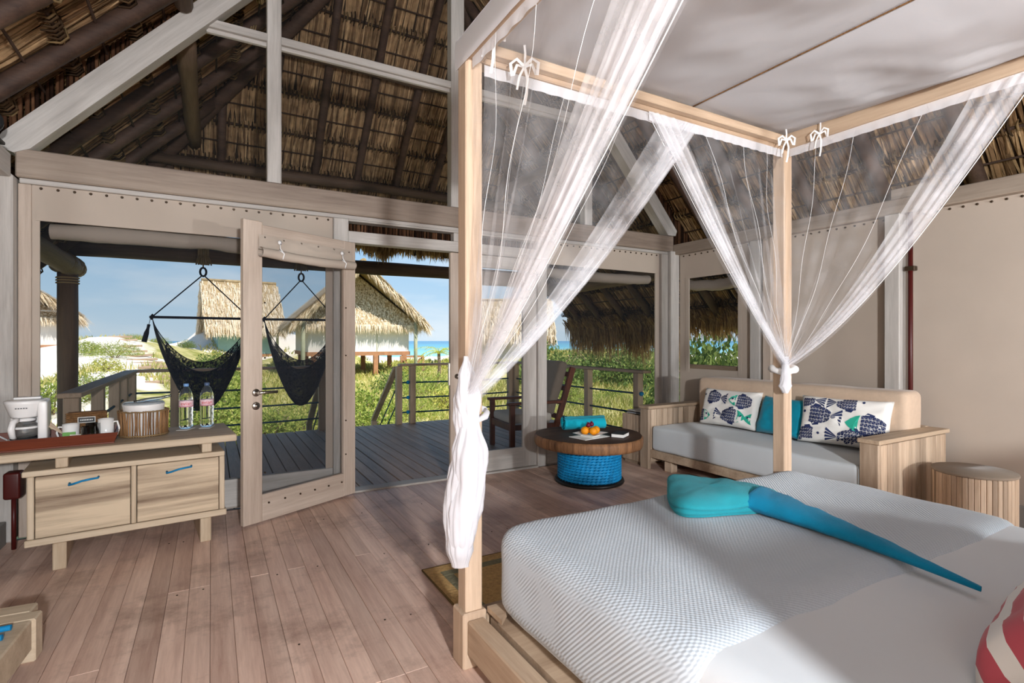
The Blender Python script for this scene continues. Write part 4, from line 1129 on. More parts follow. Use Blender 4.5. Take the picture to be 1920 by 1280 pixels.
# paper, square plate, fruit
o = tag(MB().box(-.15, .15, -.10, .10, 0, .004).build('paper_sheet', M['paper']), 'white paper folder under the fruit plate on the coffee table', 'paper'); o.location = (2.87, 3.68, ZT); o.rotation_euler = (0, 0, R(8))
mb = MB()
for s0, s1, z0, z1 in ((.06, .065, .0, .006), (.065, .115, .006, .026), (.115, .108, .026, .027), (.108, .06, .027, .010)):
    vs = [(x * s, y * s, z) for s, z in ((s0, z0), (s1, z1)) for x, y in ((-1, -1), (1, -1), (1, 1), (-1, 1))]
    mb.add(vs, [(k, (k + 1) % 4, 4 + (k + 1) % 4, 4 + k) for k in range(4)])
mb.add([(-.06, -.06, 0), (.06, -.06, 0), (.06, .06, 0), (-.06, .06, 0)], [(0, 1, 2, 3)]); mb.add([(-.06, -.06, .010), (.06, -.06, .010), (.06, .06, .010), (-.06, .06, .010)], [(0, 1, 2, 3)])
PLC = Vector((2.895, 3.70, ZT + .0045))
o = tag(mb.build('square_plate', M['ceramic']), 'white square plate holding fruit on the coffee table', 'plate'); o.location = PLC; o.rotation_euler = (0, 0, R(20))
for k, (dx, dy, dz, lb) in enumerate(((-.050, .012, .047, 'orange on the left of the fruit plate'), (.0, -.040, .046, 'orange in the middle front of the fruit plate'), (.055, -.008, .047, 'orange on the right of the fruit plate'), (.005, .052, .047, 'orange at the back of the fruit plate'))):
    t = thing('orange', lb, 'fruit', PLC + Vector((dx, dy, dz)), group='oranges on the square plate')
    mb = MB(); mb.lathe([(.0365 * math.sin(math.pi * i / 12) + (1e-6), -.035 * math.cos(math.pi * i / 12)) for i in range(13)], (0, 0, 0), 20); mb.build('peel', M['orange'], t)
    mb = MB(); mb.lathe([(.004, .0335), (.005, .036), (0, .037)], (0, 0, 0), 6); mb.build('stem', M['green_p'], t)
for k, (dx, dy, dz, lb) in enumerate(((-.012, .012, .092, 'dark red fruit left of the two on top of the oranges'), (.028, .018, .096, 'dark red fruit with a crown, right of the two on top of the oranges'))):
    t = thing('dark_red_fruit', lb, 'fruit', PLC + Vector((dx, dy, dz)), group='dark red fruit')
    mb = MB(); mb.lathe([(.021 * math.sin(math.pi * i / 10) + 1e-6, -.021 * math.cos(math.pi * i / 10)) for i in range(11)], (0, 0, 0), 16); mb.build('skin', M['plum'], t)
    mb = MB()
    for a in range(5): mb.tube([(.004 * math.cos(a * 1.257), .004 * math.sin(a * 1.257), .018), (.012 * math.cos(a * 1.257), .012 * math.sin(a * 1.257), .030)], [.004, .001], 5)
    mb.build('crown', M['plum'], t)
bk = thing('book', 'small black-covered book lying on the right of the coffee table', 'book', (3.115, 3.56, ZT), R(30))
MB().box(-.078, .078, -.052, .052, .003, .030).build('pages', M['paper'], bk)
mb = MB(); mb.box(-.082, .082, -.056, .056, 0, .003); mb.box(-.082, .082, -.056, .056, .030, .034); mb.box(-.082, .082, .052, .056, .0, .034); mb.build('cover', M['black'], bk)

# ============================================================ SIDEBOARD
sd = thing('sideboard', 'pale teak sideboard with two big drawers below the left window', 'sideboard', (-.755, 3.755, 0), R(6))
def cb(name, mat, x0, x1, y0, y1, z0, z1, b=.004, par=None): return MB().box(x0, x1, y0, y1, z0, z1, b).build(name, M[mat], par or sd)
cb('worktop', 'console_f', -.30, .905, .0, .58, .612, .655, .006)
cb('case_top', 'console_f', -.125, .835, .0, .50, .525, .555)
cb('case_bottom', 'console_f', -.115, .845, .0, .50, .148, .185)
for x0 in (-.105, .805): cb('case_side', 'console_z', x0, x0 + .03, .006, .49, .186, .524)
cb('divider', 'console_z', .350, .375, .006, .45, .186, .524)
cb('case_back', 'console_f', -.07, .80, .46, .475, .19, .52)
for x0, x1 in ((-.074, .349), (.376, .804)):
    dr = cb('drawer', 'console', x0 + .003, x1 - .003, .004, .44, .189, .521, .003)
    c = (x0 + x1) / 2; mb = MB()
    sg = 1 if x0 < 0 else 1
    mb.tube([(c - .065, .004, .468), (c - .066, -.016, .462), (c - .045, -.036, .470), (c - .01, -.046, .482), (c + .03, -.040, .486), (c + .06, -.020, .484), (c + .062, .003, .486)], .0058, 8)
    mb.build('rope_handle', M['rope'], dr)
for x0 in (.0, .70):
    cb('foot', 'console_z', x0, x0 + .06, .0, .45, 0, .147)
    cb('spacer', 'console_z', x0 + .01, x0 + .065, .02, .46, .556, .611)
def onboard(lx, ly, z=.656):
    c, s = math.cos(R(6)), math.sin(R(6)); return (-.755 + lx * c - ly * s, 3.755 + lx * s + ly * c, z)

# tray
ty = thing('serving_tray', 'long mahogany tray holding the coffee things on the sideboard', 'tray', onboard(-.015, .255), R(6))
w, d_, h_ = .285, .17, .064
MB().box(-w, w, -d_, d_, .0, .010, .002).build('tray_base', M['tray'], ty)
for s in (-1, 1):
    MB().prism([(-w, s * (d_ - .0), .0105), (w, s * (d_ - .0), .0105), (w + .018, s * (d_ + .014), h_), (-w - .018, s * (d_ + .014), h_)], 0, 0, (0, -s * .011, 0)).build('tray_side', M['tray'], ty)
    MB().prism([(s * w, -d_ + .011, .0105), (s * w, d_ - .011, .0105), (s * (w + .018), d_ + .003, h_), (s * (w + .018), -d_ - .003, h_)], 0, 0, (-s * .011, 0, 0)).build('tray_end', M['tray'], ty)

# coffee maker
cm = thing('coffee_maker', 'white drip coffee maker with a glass jug on the tray', 'coffee maker', onboard(-.135, .255, .6665), R(6))
soft('base', 'white_pl', cm, -.085, .095, -.10, .10, 0, .036, .014, dens=.05)
MB().box(-.06, .04, -.1025, -.099, .008, .026, .002).build('switch_panel', M['dark'], cm)
soft('water_tank', 'white_pl', cm, -.075, .095, .035, .10, .03, .255, .014, dens=.05)
MB().box(.094, .098, .05, .09, .12, .225, .002).build('level_window', plain('grey_window', '9aa0a4', .3), cm)
soft('side_panel', 'white_pl', cm, .055, .097, -.085, .06, .03, .25, .012, dens=.05)
mb = MB(); mb.lathe([(.060, .160), (.064, .168), (.086, .235), (.090, .250), (.084, .256), (0, .258)], (-.005, -.02, 0), 32); mb.build('filter_basket', M['white_pl'], cm)
soft('lid', 'white_pl', cm, -.06, .06, .02, .09, .256, .268, .005, dens=.05)
MB().lathe([(.062, .0365), (.064, .042), (0, .043)], (-.005, -.025, 0), 28).build('hot_plate', M['dark'], cm)
mb = MB(); mb.lathe([(.001, .045), (.055, .046), (.064, .062), (.066, .085), (.058, .115), (.046, .132), (.048, .140), (.0455, .140), (.0435, .132), (.055, .115), (.063, .085), (.061, .063), (.053, .049), (.001, .048)], (-.005, -.025, 0), 32); jg = mb.build('glass_jug', M['glass'], cm)
mb = MB(); mb.lathe([(.048, .139), (.050, .150), (.02, .156), (0, .156)], (-.005, -.025, 0), 28); mb.lathe([(.0665, .098), (.0675, .104), (.0600, .110)], (-.005, -.025, 0), 28); mb.build('jug_lid', M['white_pl'], jg)
mb = MB(); mb.tube([(-.03, -.075, .150), (-.045, -.105, .140), (-.05, -.118, .105), (-.045, -.108, .062), (-.038, -.092, .052)], [.014, .015, .016, .014, .010], 10); mb.build('jug_handle', M['white_pl'], jg)
mb = MB()
for k in range(5): mb.box(-.035 + .011 * k, -.028 + .011 * k, -.1085, -.1065, .214 + .0, .219)
mb.build('print_mark', M['dark'], cm)
mb = MB(); mb.tube([(-.08, .05, .02), (-.12, .03, .055), (-.155, .0, .06), (-.17, -.03, .02), (-.16, -.06, .006)], .005, 6); mb.build('power_cord', M['white_pl'], cm)

# wicker sign box, cups
wk = thing('wicker_box', 'brown wicker box with a small black name plate at the back of the tray', 'box', onboard(.13, .345, .6665), R(6))
mb = MB(); mb.box(-.095, .095, -.035, .035, 0, .158, .006)
for r_ in range(13):
    z = .008 + .012 * r_
    mb.tube([(-.098 + .196 * k / 30, -.036 - .003 * math.sin(k * 1.6 + r_ * math.pi), z) for k in range(31)], .0052, 5)
wkb = mb.build('woven_body', M['wicker'], wk)
MB().box(-.042, .042, -.0455, -.041, .095, .130).build('plate_border', M['paper'], wk)
pl_ = MB().box(-.039, .039, -.0475, -.044, .098, .127).build('name_plate', M['black'], wk)
mb = MB()
for k in range(8): mb.box(-.030 + .0078 * k, -.0255 + .0078 * k, -.0485, -.047, .109, .116)
mb.build('plate_lettering', M['paper'], pl_)
def mug(name, label, loc, mat, r=.036, h=.085, rz=0, group=None, handle=True):
    t = thing(name, label, 'mug', loc, rz, group); mb = MB()
    mb.lathe([(.001, 0), (r * .92, 0), (r, .006), (r, h), (r - .004, h), (r - .004, .010), (.001, .009)], (0, 0, 0), 24); mb.build('cup', M[mat], t)
    if handle:
        mb = MB(); mb.tube([(r - .003, 0, h * .82), (r + .018, 0, h * .85), (r + .028, 0, h * .5), (r + .018, 0, h * .18), (r - .003, 0, h * .2)], .0055, 8, cap=False); mb.build('handle', M[mat], t)
    return t
mug('white_mug', 'white ceramic mug with a round handle at the right end of the tray', onboard(.225, .245, .6665), 'ceramic', .040, .118, R(-10))
mug('white_mug', 'white mug with sachets behind the green packets on the tray', onboard(.06, .25, .6665), 'ceramic', .040, .10, R(170))
mug('glass_tumbler', 'clear glass tumbler left of the white mug on the tray', onboard(.165, .22, .6665), 'glass', .036, .10, 0, 'glass tumblers on the tray', False)
mug('glass_tumbler', 'clear glass tumbler beside the green packets on the tray', onboard(.145, .16, .6665), 'glass', .034, .09, 0, 'glass tumblers on the tray', False)
for k, (lx, ly, cc, rz, lb) in enumerate(((.055, .20, '5c9a3c', 8, 'green tea packet standing in front of the wicker box'), (.085, .17, 'd9d3c6', -14, 'white sugar sachet leaning on the green packet'), (.06, .145, 'e7e2da', 20, 'white sachet at the front of the tray'))):
    o = tag(MB().box(-.03, .03, -.004, .004, 0, .058 - .012 * k, .001).build('sachet', plain('sachet_%d' % k, cc, .5)), lb, 'sachet', 'sachets on the tray'); o.location = onboard(lx, ly, .6668); o.rotation_euler = (R(-14), 0, R(rz))
for k in range(4):
    o = tag(MB().box(-.004, .004, -.0015, .0015, 0, .13, .0005).build('stir_stick', M['slat']), ('steepest of the wooden stir sticks fanned out of the mug', 'second wooden stir stick in the fan beside the coffee maker', 'third wooden stir stick in the fan beside the coffee maker', 'lowest, most tilted of the wooden stir sticks in the mug')[k], 'stir stick', 'wooden stir sticks'); p = onboard(.05 + .004 * k, .255, .68); o.location = p; o.rotation_euler = (R(4), R(-38 - 4 * k), R(4 * k))

# ice bucket in twig basket
bk_ = thing('twig_basket', 'round basket of upright brown twigs on the sideboard', 'basket', onboard(.415, .30), 0)
q = random.Random(21)
tm = []
for j in range(4):
    mb = MB(); mb.tube([(0, 0, .004), (q.uniform(-.004, .004), q.uniform(-.003, .003), .08), (q.uniform(-.006, .006), 0, .165 + q.uniform(-.01, .012))], [.0045, .0052, .004], 6); me = mb.mesh('twig'); me.materials.append(M['twig']); tm.append(me)
for k in range(58):
    a = 2 * math.pi * k / 58; link('twig', tm[k % 4], None, bk_, loc=(.128 * math.cos(a), .128 * math.sin(a), 0), rot=(q.uniform(-.03, .03), q.uniform(-.03, .03), a))
for z in (.012, .16):
    for r_ in (.120, .135):
        MB().tube([(r_ * math.cos(a * .2618), r_ * math.sin(a * .2618), z + .003 * math.sin(a * 3)) for a in range(25)], .0035, 5, cap=False).build('hoop', M['lash'], bk_)
ib = thing('ice_bucket', 'white ice bucket sitting inside the twig basket', 'bucket', onboard(.415, .30, .657), 0)
MB().lathe([(.001, 0), (.098, .0), (.108, .01), (.110, .185), (.114, .20), (.106, .202), (.102, .19), (.098, .02), (.001, .015)], (0, 0, 0), 36).build('bucket', M['white_pl'], ib)
mb = MB(); mb.lathe([(.106, .196), (.112, .204), (.104, .213), (.0, .214)], (0, 0, 0), 32); mb.build('lid', plain('clear_lid', 'dfe6ea', .08, trans=.7), ib)
mb = MB(); mb.tube([(-.05, -.03, .214), (.02, -.02, .226), (.09, .0, .232), (.145, .02, .243)], [.010, .012, .010, .008], 8); mb.build('tongs', M['glass'], ib)

# water bottles on paper coasters
def text_mesh(s, size):
    cu = bpy.data.curves.new('t', 'FONT'); cu.body = s; cu.size = size; cu.align_x = 'CENTER'; cu.resolution_u = 3
    o = bpy.data.objects.new('t', cu); COL.objects.link(o)
    dg = bpy.context.evaluated_depsgraph_get(); me = bpy.data.meshes.new_from_object(o.evaluated_get(dg))
    bpy.data.objects.remove(o); bpy.data.curves.remove(cu); return me
for k, (lx, ly, cap, lb) in enumerate(((.655, .44, 'capb', 'left of the two clear water bottles, with a light blue cap'), (.78, .45, 'capd', 'right of the two clear water bottles, with a dark navy cap'))):
    p = onboard(lx, ly, .6565)
    cpap = tag(MB().box(-.035, .035, -.055, .055, 0, .0015).build('paper_coaster', M['paper']), ('white paper slip under the left water bottle', 'white paper slip under the right water bottle')[k], 'paper', 'paper slips'); cpap.location = (p[0], p[1] - .035, p[2]); cpap.rotation_euler = (0, 0, R(-25 + 10 * k))
    t = thing('water_bottle', lb, 'bottle', (p[0], p[1], p[2] + .0018), 0, 'water bottles')
    mb = MB(); mb.lathe([(.001, .004), (.034, 0), (.042, .012), (.043, .03), (.0405, .045), (.043, .055), (.0405, .075), (.043, .085), (.0405, .105), (.043, .115), (.0415, .13), (.043, .145), (.043, .205), (.040, .23), (.027, .265), (.0155, .282), (.0145, .292), (.001, .292)], (0, 0, 0), 28)
    mb.build('bottle_body', M['water'], t)
    MB().lathe([(.0155, .286), (.0165, .288), (.0165, .304), (.014, .306), (0, .306)], (0, 0, 0), 20).build('cap', M[cap], t)
    lbw = MB().lathe([(.0436, .148), (.0436, .190)], (0, 0, 0), 36); lbw.f = [f for f in lbw.f if len(f) == 4]; lbw.sm = [True] * len(lbw.f)
    lab = lbw.build('label', M['label_p'], t)
    lbw = MB().lathe([(.0438, .148), (.0438, .156)], (0, 0, 0), 36); lbw.f = [f for f in lbw.f if len(f) == 4]; lbw.sm = [True] * len(lbw.f); lbw.build('label_band', M['label_b'], lab)
    tmh = text_mesh('evian', .034)
    yaw = math.atan2(-p[1], -p[0])
    for v in tmh.vertices:
        a = yaw + v.co.x / .0440; z = .1615 + v.co.y
        v.co = (.0441 * math.cos(a), .0441 * math.sin(a), z)
    link('label_lettering', tmh, M['label_r'], lab)

# luggage bench end at the left edge
lb_ = thing('luggage_bench', 'low bench of thick pale teak beams with blue rope at the left edge', 'bench', (-.80, 2.72, 0), R(-4))
MB().box(-.20, .20, .02, .10, .0, .17, .006).build('cross_beam', M['console_f'], lb_)
MB().box(.11, .19, -.75, .018, .05, .17, .006).build('runner', M['console_f'], lb_)
MB().box(-.19, -.11, -.75, .018, .05, .17, .006).build('runner', M['console_f'], lb_)
MB().box(.02, .16, .102, .19, .08, .17, .006).build('end_block', M['console_f'], lb_)
for k in range(9):
    MB().tube([(-.15, -.05 - .075 * k, .182), (.0, -.05 - .075 * k, .178), (.15, -.05 - .075 * k, .182)], .011, 8).build('rope_strand', M['rope'], lb_)
# red extinguisher-like box on a stand in the dark behind the sideboard
fx = thing('wall_box', 'dark red box on a thin pole in the shadowed corner behind the sideboard', 'box', (-1.035, 4.26, 0))
soft('box', 'ext', fx, -.04, .04, -.05, .05, .31, .47, .015, dens=.05)
MB().tube([(0, 0, .0), (0, 0, .315)], .012, 10).build('pole', M['ext'], fx)
# spot lamp on the corner of the left beam
sl = thing('spot_lamp', 'small black spot lamp fixed above the left corner of the tie beam', 'lamp', (-1.10, 4.18, 2.42))
MB().box(-.035, .035, -.05, .05, .0, .02, .004).build('bracket', M['black'], sl)
MB().tube([(0, .0, .02), (.0, .0, .07)], .012, 8).build('stem', M['black'], sl)
mb = MB(); mb.tube([(-.01, .05, .10), (-.01, .0, .105), (.0, -.06, .11)], [.028, .05, .055], 16); mb.build('head', M['black'], sl)
# unseen lantern fixtures made up for the added flash lamps, behind the viewpoint
for k, (x, y, z) in enumerate(((.20, -2.2, 1.75), (3.75, -2.4, 1.25))):
    t = thing('flash_fixture', ('added woven lantern for a flash lamp, hanging left of the bed head, behind the viewpoint', 'added woven lantern for a flash lamp, hanging right of the bed head, behind the viewpoint')[k], 'lamp', (x, y, z), 0, 'added flash fixtures')
    MB().tube([(0, 0, .16), (0, 0, (lz(x) if x < RIDX else rz_(x)) - z)], .004, 6).build('cord', M['black'], t)
    mb = MB(); mb.lathe([(.03, .16), (.17, .14), (.17, .135), (.03, .15)], (0, 0, 0), 20); mb.build('cap', M['wicker'], t)

# ============================================================ PORCH
# railings: top board, posts, three ropes
def railing(label, a, b, posts, knots=(), ext=(0, 0)):
    a, b = Vector(a), Vector(b); d = (b - a).normalized()
    t = thing('porch_railing', label, 'railing', a, 0, 'porch railings')
    xm = abs(d.x) > abs(d.y)
    MB().beam(-d * ext[0] + Vector((0, 0, .875)), (b - a) + d * ext[1] + Vector((0, 0, .875)), .135, .035, .005).build('top_board', M['rail_x' if xm else 'rail'], t)
    L = (b - a).length
    for s in posts:
        c = d * s; MB().box(c.x - .045, c.x + .045, c.y - .045, c.y + .045, -.05, .857, .005).build('post', M['rail_z'], t)
    for z in (.60, .36, .13):
        n = 16; pts = [d * (posts[0] + (posts[-1] - posts[0]) * k / n) + Vector((0, 0, z - .012 * math.sin(math.pi * k / n))) for k in range(n + 1)]
        MB().tube(pts, .0125, 7).build('rope', M['rope_d'], t)
        for s in knots:
            c = d * s + Vector((0, 0, z)); mb = MB(); mb.lathe([(.030 * math.sin(math.pi * i / 8) + 1e-6, -.028 * math.cos(math.pi * i / 8)) for i in range(9)], c, 10); mb.build('rope_knot', M['rope'], t)
    return t
railing('weathered wooden porch railing with dark ropes along the left side of the deck', (-.86, 4.72, 0), (-.86, 8.06, 0), (.1, 1.1, 2.0, 2.6, 3.3))
railing('weathered porch railing across the front of the deck behind the hammock chairs', (-.86, 8.07, 0), (1.45, 8.07, 0), (.0, .45, 1.35, 2.26), (2.33,))
railing('short weathered porch railing across the front of the deck right of the steps', (2.55, 8.07, 0), (4.60, 8.07, 0), (.0, .22, 1.1, 2.0), (.15,))
railing('weathered porch railing with blue ropes along the right side of the deck beside the armchair', (4.62, 4.95, 0), (4.62, 8.06, 0), (.0, 1.0, 2.1, 3.05), (-.06,), (.16, 0))
# steps down to the sand
sp_ = thing('porch_steps', 'wooden steps with sloping handrails leading down from the porch', 'steps', (2.0, 8.15, -.9))
for k in range(5):
    MB().box(-.55, .55, .02 + .27 * k, .28 + .27 * k, .70 - .165 * k, .735 - .165 * k, .004).build('tread', M['deck'], sp_)
for s in (-.56, .54):
    MB().beam((s, 0, .72), (s, 1.4, -.10), .045, .2, .004).build('stringer', M['rail'], sp_)
    MB().box(s - .045, s + .045, 1.28, 1.37, -.1, .72, .004).build('handrail_post', M['rail_z'], sp_)
    MB().beam((s, .02, 1.73), (s, 1.34, .74), .09, .05, .004).build('handrail', M['rail'], sp_)
    for dz in (.35, .62):
        MB().tube([(s, .05, 1.73 - dz), (s, 1.3, .76 - dz)], .011, 6).build('rope', M['rope_d'], sp_)

# hammock chairs
def hammock(label, X, Y, rz, half):
    t = thing('hammock_chair', label, 'hammock chair', (X, Y, .38), rz, 'hammock chairs')
    zb = 1.17; zt = 1.72
    MB().tube([(-half - .03, 0, zb), (0, 0, zb), (half + .03, 0, zb)], .017, 10).build('spreader_bar', M['hammock'], t)
    for s in (-1, 1):
        mb = MB(); mb.tube([(s * half, 0, zb + .005), (s * .01, 0, zt)], .0085, 6); mb.build('hanging_rope', M['hammock'], t)
        mb = MB(); mb.tube([(s * half - .02 * s, 0, zb), (s * half, .0, zb + .03), (s * half + .02 * s, 0, zb), (s * half, 0, zb - .03)], .014, 8); mb.build('end_knot', M['hammock'], t)
    mb = MB(); mb.tube([(.035 * math.cos(a * .5236), 0, zt + .045 + .055 * math.sin(a * .5236)) for a in range(13)], .013, 8, cap=False); mb.build('ring_knot', M['hammock'], t)
    mb = MB(); mb.tube([(0, 0, zt + .09), (0, .0, zt + .17), (0, .0, zt + .26)], .010, 6)
    for k in range(5):
        mb.tube([(-.05 + .025 * k, .112 * math.cos(a * .5236), zt + .26 + .112 * math.sin(a * .5236)) for a in range(13)], .014, 6, cap=False)
    for k in range(7): mb.tube([(-.045 + .015 * k, -.11, zt + .26), (-.07 + .024 * k, -.125, zt + .17), (-.08 + .028 * k, -.12, zt + .12)], .010, 5)
    mb.build('rope_wrap', M['lash'], t)
    mb = MB()
    def body(u, v):
        s = math.sin(math.pi * u); x = lerp(-half, half, u)
        x = x * (1 - .10 * math.sin(math.pi * v) * s)
        dep = (.66 + .56 * math.sin(math.pi * v) ** .8 - .10 * v) * (s ** .72)
        y = (v - .5) * .62 * s ** .8 - .10 * s * math.sin(math.pi * v)
        return Vector((x, y, zb - .02 - dep))
    nu, nv = 60, 40
    # knotted string: strands both ways, each a thin ribbon
    pts = [[body(i / nu, j / nv) for i in range(nu + 1)] for j in range(nv + 1)]
    for j in range(0, nv + 1):
        r_ = .006 if j in (0, nv) else .0030
        mb.tube(pts[j], r_, 3, cap=False)
    for i in range(8, nu - 7, 1):
        mb.tube([pts[j][i] for j in range(0, nv + 1)], .0028, 3, cap=False)
    o = mb.build('string_body', M['hammock'], t, recalc=False); o['kind'] = 'stuff'
    mb = MB(); mb.grid(lambda u, v: body(.12 + .76 * u, v) - Vector((0, 0, .004)), 40, 20); mb.build('woven_sling', M['hamnet'], t, recalc=False)
    mb = MB(); mb.tube([(-half - .02, 0, zb - .02), (-half - .035, 0, zb - .09)], .003, 5); mb.tube([(-half - .035, 0, zb - .09), (-half - .045, 0, zb - .14), (-half - .06, 0, zb - .20), (-half - .085, 0, zb - .31)], [.018, .016, .028, .030], 10); mb.build('tassel', M['hammock'], t)
    return t
M['hamnet'] = sheer('hammock_net', '141a2c', .82, scale=30, trans=.2)
hammock('dark navy string hammock chair hanging nearest the left log post', -.09, 7.93, R(2), .545)
hammock('dark navy string hammock chair hanging behind the open door', 1.10, 7.93, R(-10), .47)

# lounge chair
ch = thing('porch_armchair', 'red-brown wooden armchair with taupe cushions on the porch', 'armchair', (3.33, 5.55, -.045), R(-96))
# local: x across, +y back ; the sitter faces -y
for s in (-1, 1):
    MB().box(s * .31 - .025, s * .31 + .025, -.33, -.27, 0, .56, .005).build('front_leg', M['chair'], ch)
    MB().beam((s * .31, .18, 0), (s * .31, .50, .98), .045, .07, .005).build('back_stile', M['chair'], ch)
    MB().box(s * .31 - .035, s * .31 + .035, -.36, .36, .56, .592, .006).build('armrest', M['chair'], ch)
    MB().box(s * .31 - .018, s * .31 + .018, -.28, .26, .27, .33, .004).build('side_rail', M['chair'], ch)
MB().box(-.29, .29, -.32, -.28, .26, .34, .004).build('front_rail', M['chair'], ch)
for k in range(4): MB().beam((-.29, .30 + .055 * k, .40 + .165 * k), (.29, .30 + .055 * k, .40 + .165 * k), .02, .06, .003).build('back_slat', M['chair'], ch)
soft('seat_cushion', 'cushion_w', ch, -.275, .275, -.31, .24, .335, .445, .04, wob=.006, dens=.07)
me = roundbox(-.27, .27, -.06, .06, 0, .66, .045, wob=.006, dens=.07)
o = link('back_cushion', me, M['cushion'], ch, loc=(0, .215, .42), rot=(R(-18), 0, 0))

# ============================================================ OUTSIDE
def gz(x, y):
    d = math.hypot(x, y); a = x / max(y, 1)
    h = -.95 + .25 * fbm(x * .12, y * .12, 3)
    # left dune with the sand path, ridge behind the huts
    h += 2.15 * math.exp(-((a + .13) / .17) ** 2) * max(0, min(1, (d - 13) / 22)) * (1 + .12 * fbm(x * .1, y * .1))
    h += .15 * math.exp(-((a - .17) / .16) ** 2) * max(0, min(1, (d - 18) / 18))
    h += 1.1 * math.exp(-((a - .75) / .3) ** 2) * max(0, min(1, (d - 16) / 20))
    h += .35 * fbm(x * .3, y * .3, 9) * max(0, min(1, (d - 9) / 8))
    k_ = max(0, min(1, (d - 46) / 9)) * max(0, min(1, (.29 - a) / .07)) * max(0, min(1, (a + .05) / .05))
    h += 2.1 * k_ * k_ * (3 - 2 * k_)
    if d > 60: h = lerp(h, -2.2, min(1, (d - 60) / 50))
    return h
mb = MB(); NA, NR = 150, 120
vs = []
for j in range(NR + 1):
    d = 4.0 * (150 / 4.0) ** (j / NR)
    for i in range(NA + 1):
        an = R(-50 + 150 * i / NA); x, y = d * math.sin(an), d * math.cos(an)
        vs.append((x, y, gz(x, y)))
mb.add(vs, [(j * (NA + 1) + i, j * (NA + 1) + i + 1, (j + 1) * (NA + 1) + i + 1, (j + 1) * (NA + 1) + i) for j in range(NR) for i in range(NA)], True)
def ground_mat():
    m, n, l, b = newmat('dune_ground'); b.inputs['Roughness'].default_value = .95; b.inputs['Specular IOR Level'].default_value = .05
    g = n.new('ShaderNodeNewGeometry')
    nz = n.new('ShaderNodeTexNoise'); nz.inputs['Scale'].default_value = .16; nz.inputs['Detail'].default_value = 6; nz.inputs['Roughness'].default_value = .6
    l.new(g.outputs['Position'], nz.inputs['Vector'])
    n2 = n.new('ShaderNodeTexNoise'); n2.inputs['Scale'].default_value = 1.4; n2.inputs['Detail'].default_value = 6; l.new(g.outputs['Position'], n2.inputs['Vector'])
    gr = n.new('ShaderNodeValToRGB'); gr.color_ramp.elements[0].color = lin('8e9048'); gr.color_ramp.elements[1].color = lin('d3c690'); gr.color_ramp.elements[0].position = .35; gr.color_ramp.elements[1].position = .68
    l.new(n2.outputs[0], gr.inputs[0])
    sp = n.new('ShaderNodeSeparateXYZ'); l.new(g.outputs['Position'], sp.inputs[0])
    # sand shows on the left dune and along the beach
    at = n.new('ShaderNodeMath'); at.operation = 'DIVIDE'; l.new(sp.outputs['X'], at.inputs[0]); l.new(sp.outputs['Y'], at.inputs[1])
    d1 = n.new('ShaderNodeMapRange'); d1.inputs['From Min'].default_value = -.28; d1.inputs['From Max'].default_value = -.03; d1.inputs['To Min'].default_value = 1; d1.inputs['To Max'].default_value = 0; l.new(at.outputs[0], d1.inputs[0])
    d2 = n.new('ShaderNodeMapRange'); d2.inputs['From Min'].default_value = 14; d2.inputs['From Max'].default_value = 19; l.new(sp.outputs['Y'], d2.inputs[0])
    mm = n.new('ShaderNodeMath'); mm.operation = 'MULTIPLY'; l.new(d1.outputs[0], mm.inputs[0]); l.new(d2.outputs[0], mm.inputs[1])
    be = n.new('ShaderNodeMapRange'); be.inputs['From Min'].default_value = 44; be.inputs['From Max'].default_value = 58; l.new(sp.outputs['Y'], be.inputs[0])
    mxm = n.new('ShaderNodeMath'); mxm.operation = 'MAXIMUM'; l.new(mm.outputs[0], mxm.inputs[0]); l.new(be.outputs[0], mxm.inputs[1])
    hf = n.new('ShaderNodeMath'); hf.operation = 'MULTIPLY'; hf.inputs[1].default_value = .75; l.new(mxm.outputs[0], hf.inputs[0])
    ad = n.new('ShaderNodeMath'); ad.operation = 'ADD'; l.new(nz.outputs[0], ad.inputs[0]); l.new(hf.outputs[0], ad.inputs[1])
    th = n.new('ShaderNodeValToRGB'); th.color_ramp.elements[0].position = .62; th.color_ramp.elements[1].position = .70
    l.new(ad.outputs[0], th.inputs[0])
    mx = n.new('ShaderNodeMix'); mx.data_type = 'RGBA'; mx.inputs[7].default_value = lin('efe6d8'); l.new(th.outputs[0], mx.inputs[0]); l.new(gr.outputs[0], mx.inputs[6]); l.new(mx.outputs[2], b.inputs['Base Color'])
    return m
o = mb.build('dune_ground', ground_mat()); o['kind'] = 'structure'
# sea
sea_m, n, l, b = newmat('sea_water'); b.inputs['Base Color'].default_value = lin('2f86a8'); b.inputs['Roughness'].default_value = .25
g = n.new('ShaderNodeNewGeometry'); sp = n.new('ShaderNodeSeparateXYZ'); l.new(g.outputs['Position'], sp.inputs[0])
rp = n.new('ShaderNodeValToRGB'); mr = n.new('ShaderNodeMapRange'); mr.inputs['From Min'].default_value = 100; mr.inputs['From Max'].default_value = 600; l.new(sp.outputs['Y'], mr.inputs[0]); l.new(mr.outputs[0], rp.inputs[0])
rp.color_ramp.elements[0].color = lin('8fd0d6'); rp.color_ramp.elements[1].color = lin('2e7fa6'); x_ = rp.color_ramp.elements.new(.25); x_.color = lin('4aa9bd'); l.new(rp.outputs[0], b.inputs['Base Color'])
nz = n.new('ShaderNodeTexNoise'); nz.inputs['Scale'].default_value = .25; nz.inputs['Detail'].default_value = 6; l.new(g.outputs['Position'], nz.inputs['Vector'])
bp = n.new('ShaderNodeBump'); bp.inputs['Strength'].default_value = .5; l.new(nz.outputs[0], bp.inputs['Height']); l.new(bp.outputs[0], b.inputs['Normal'])
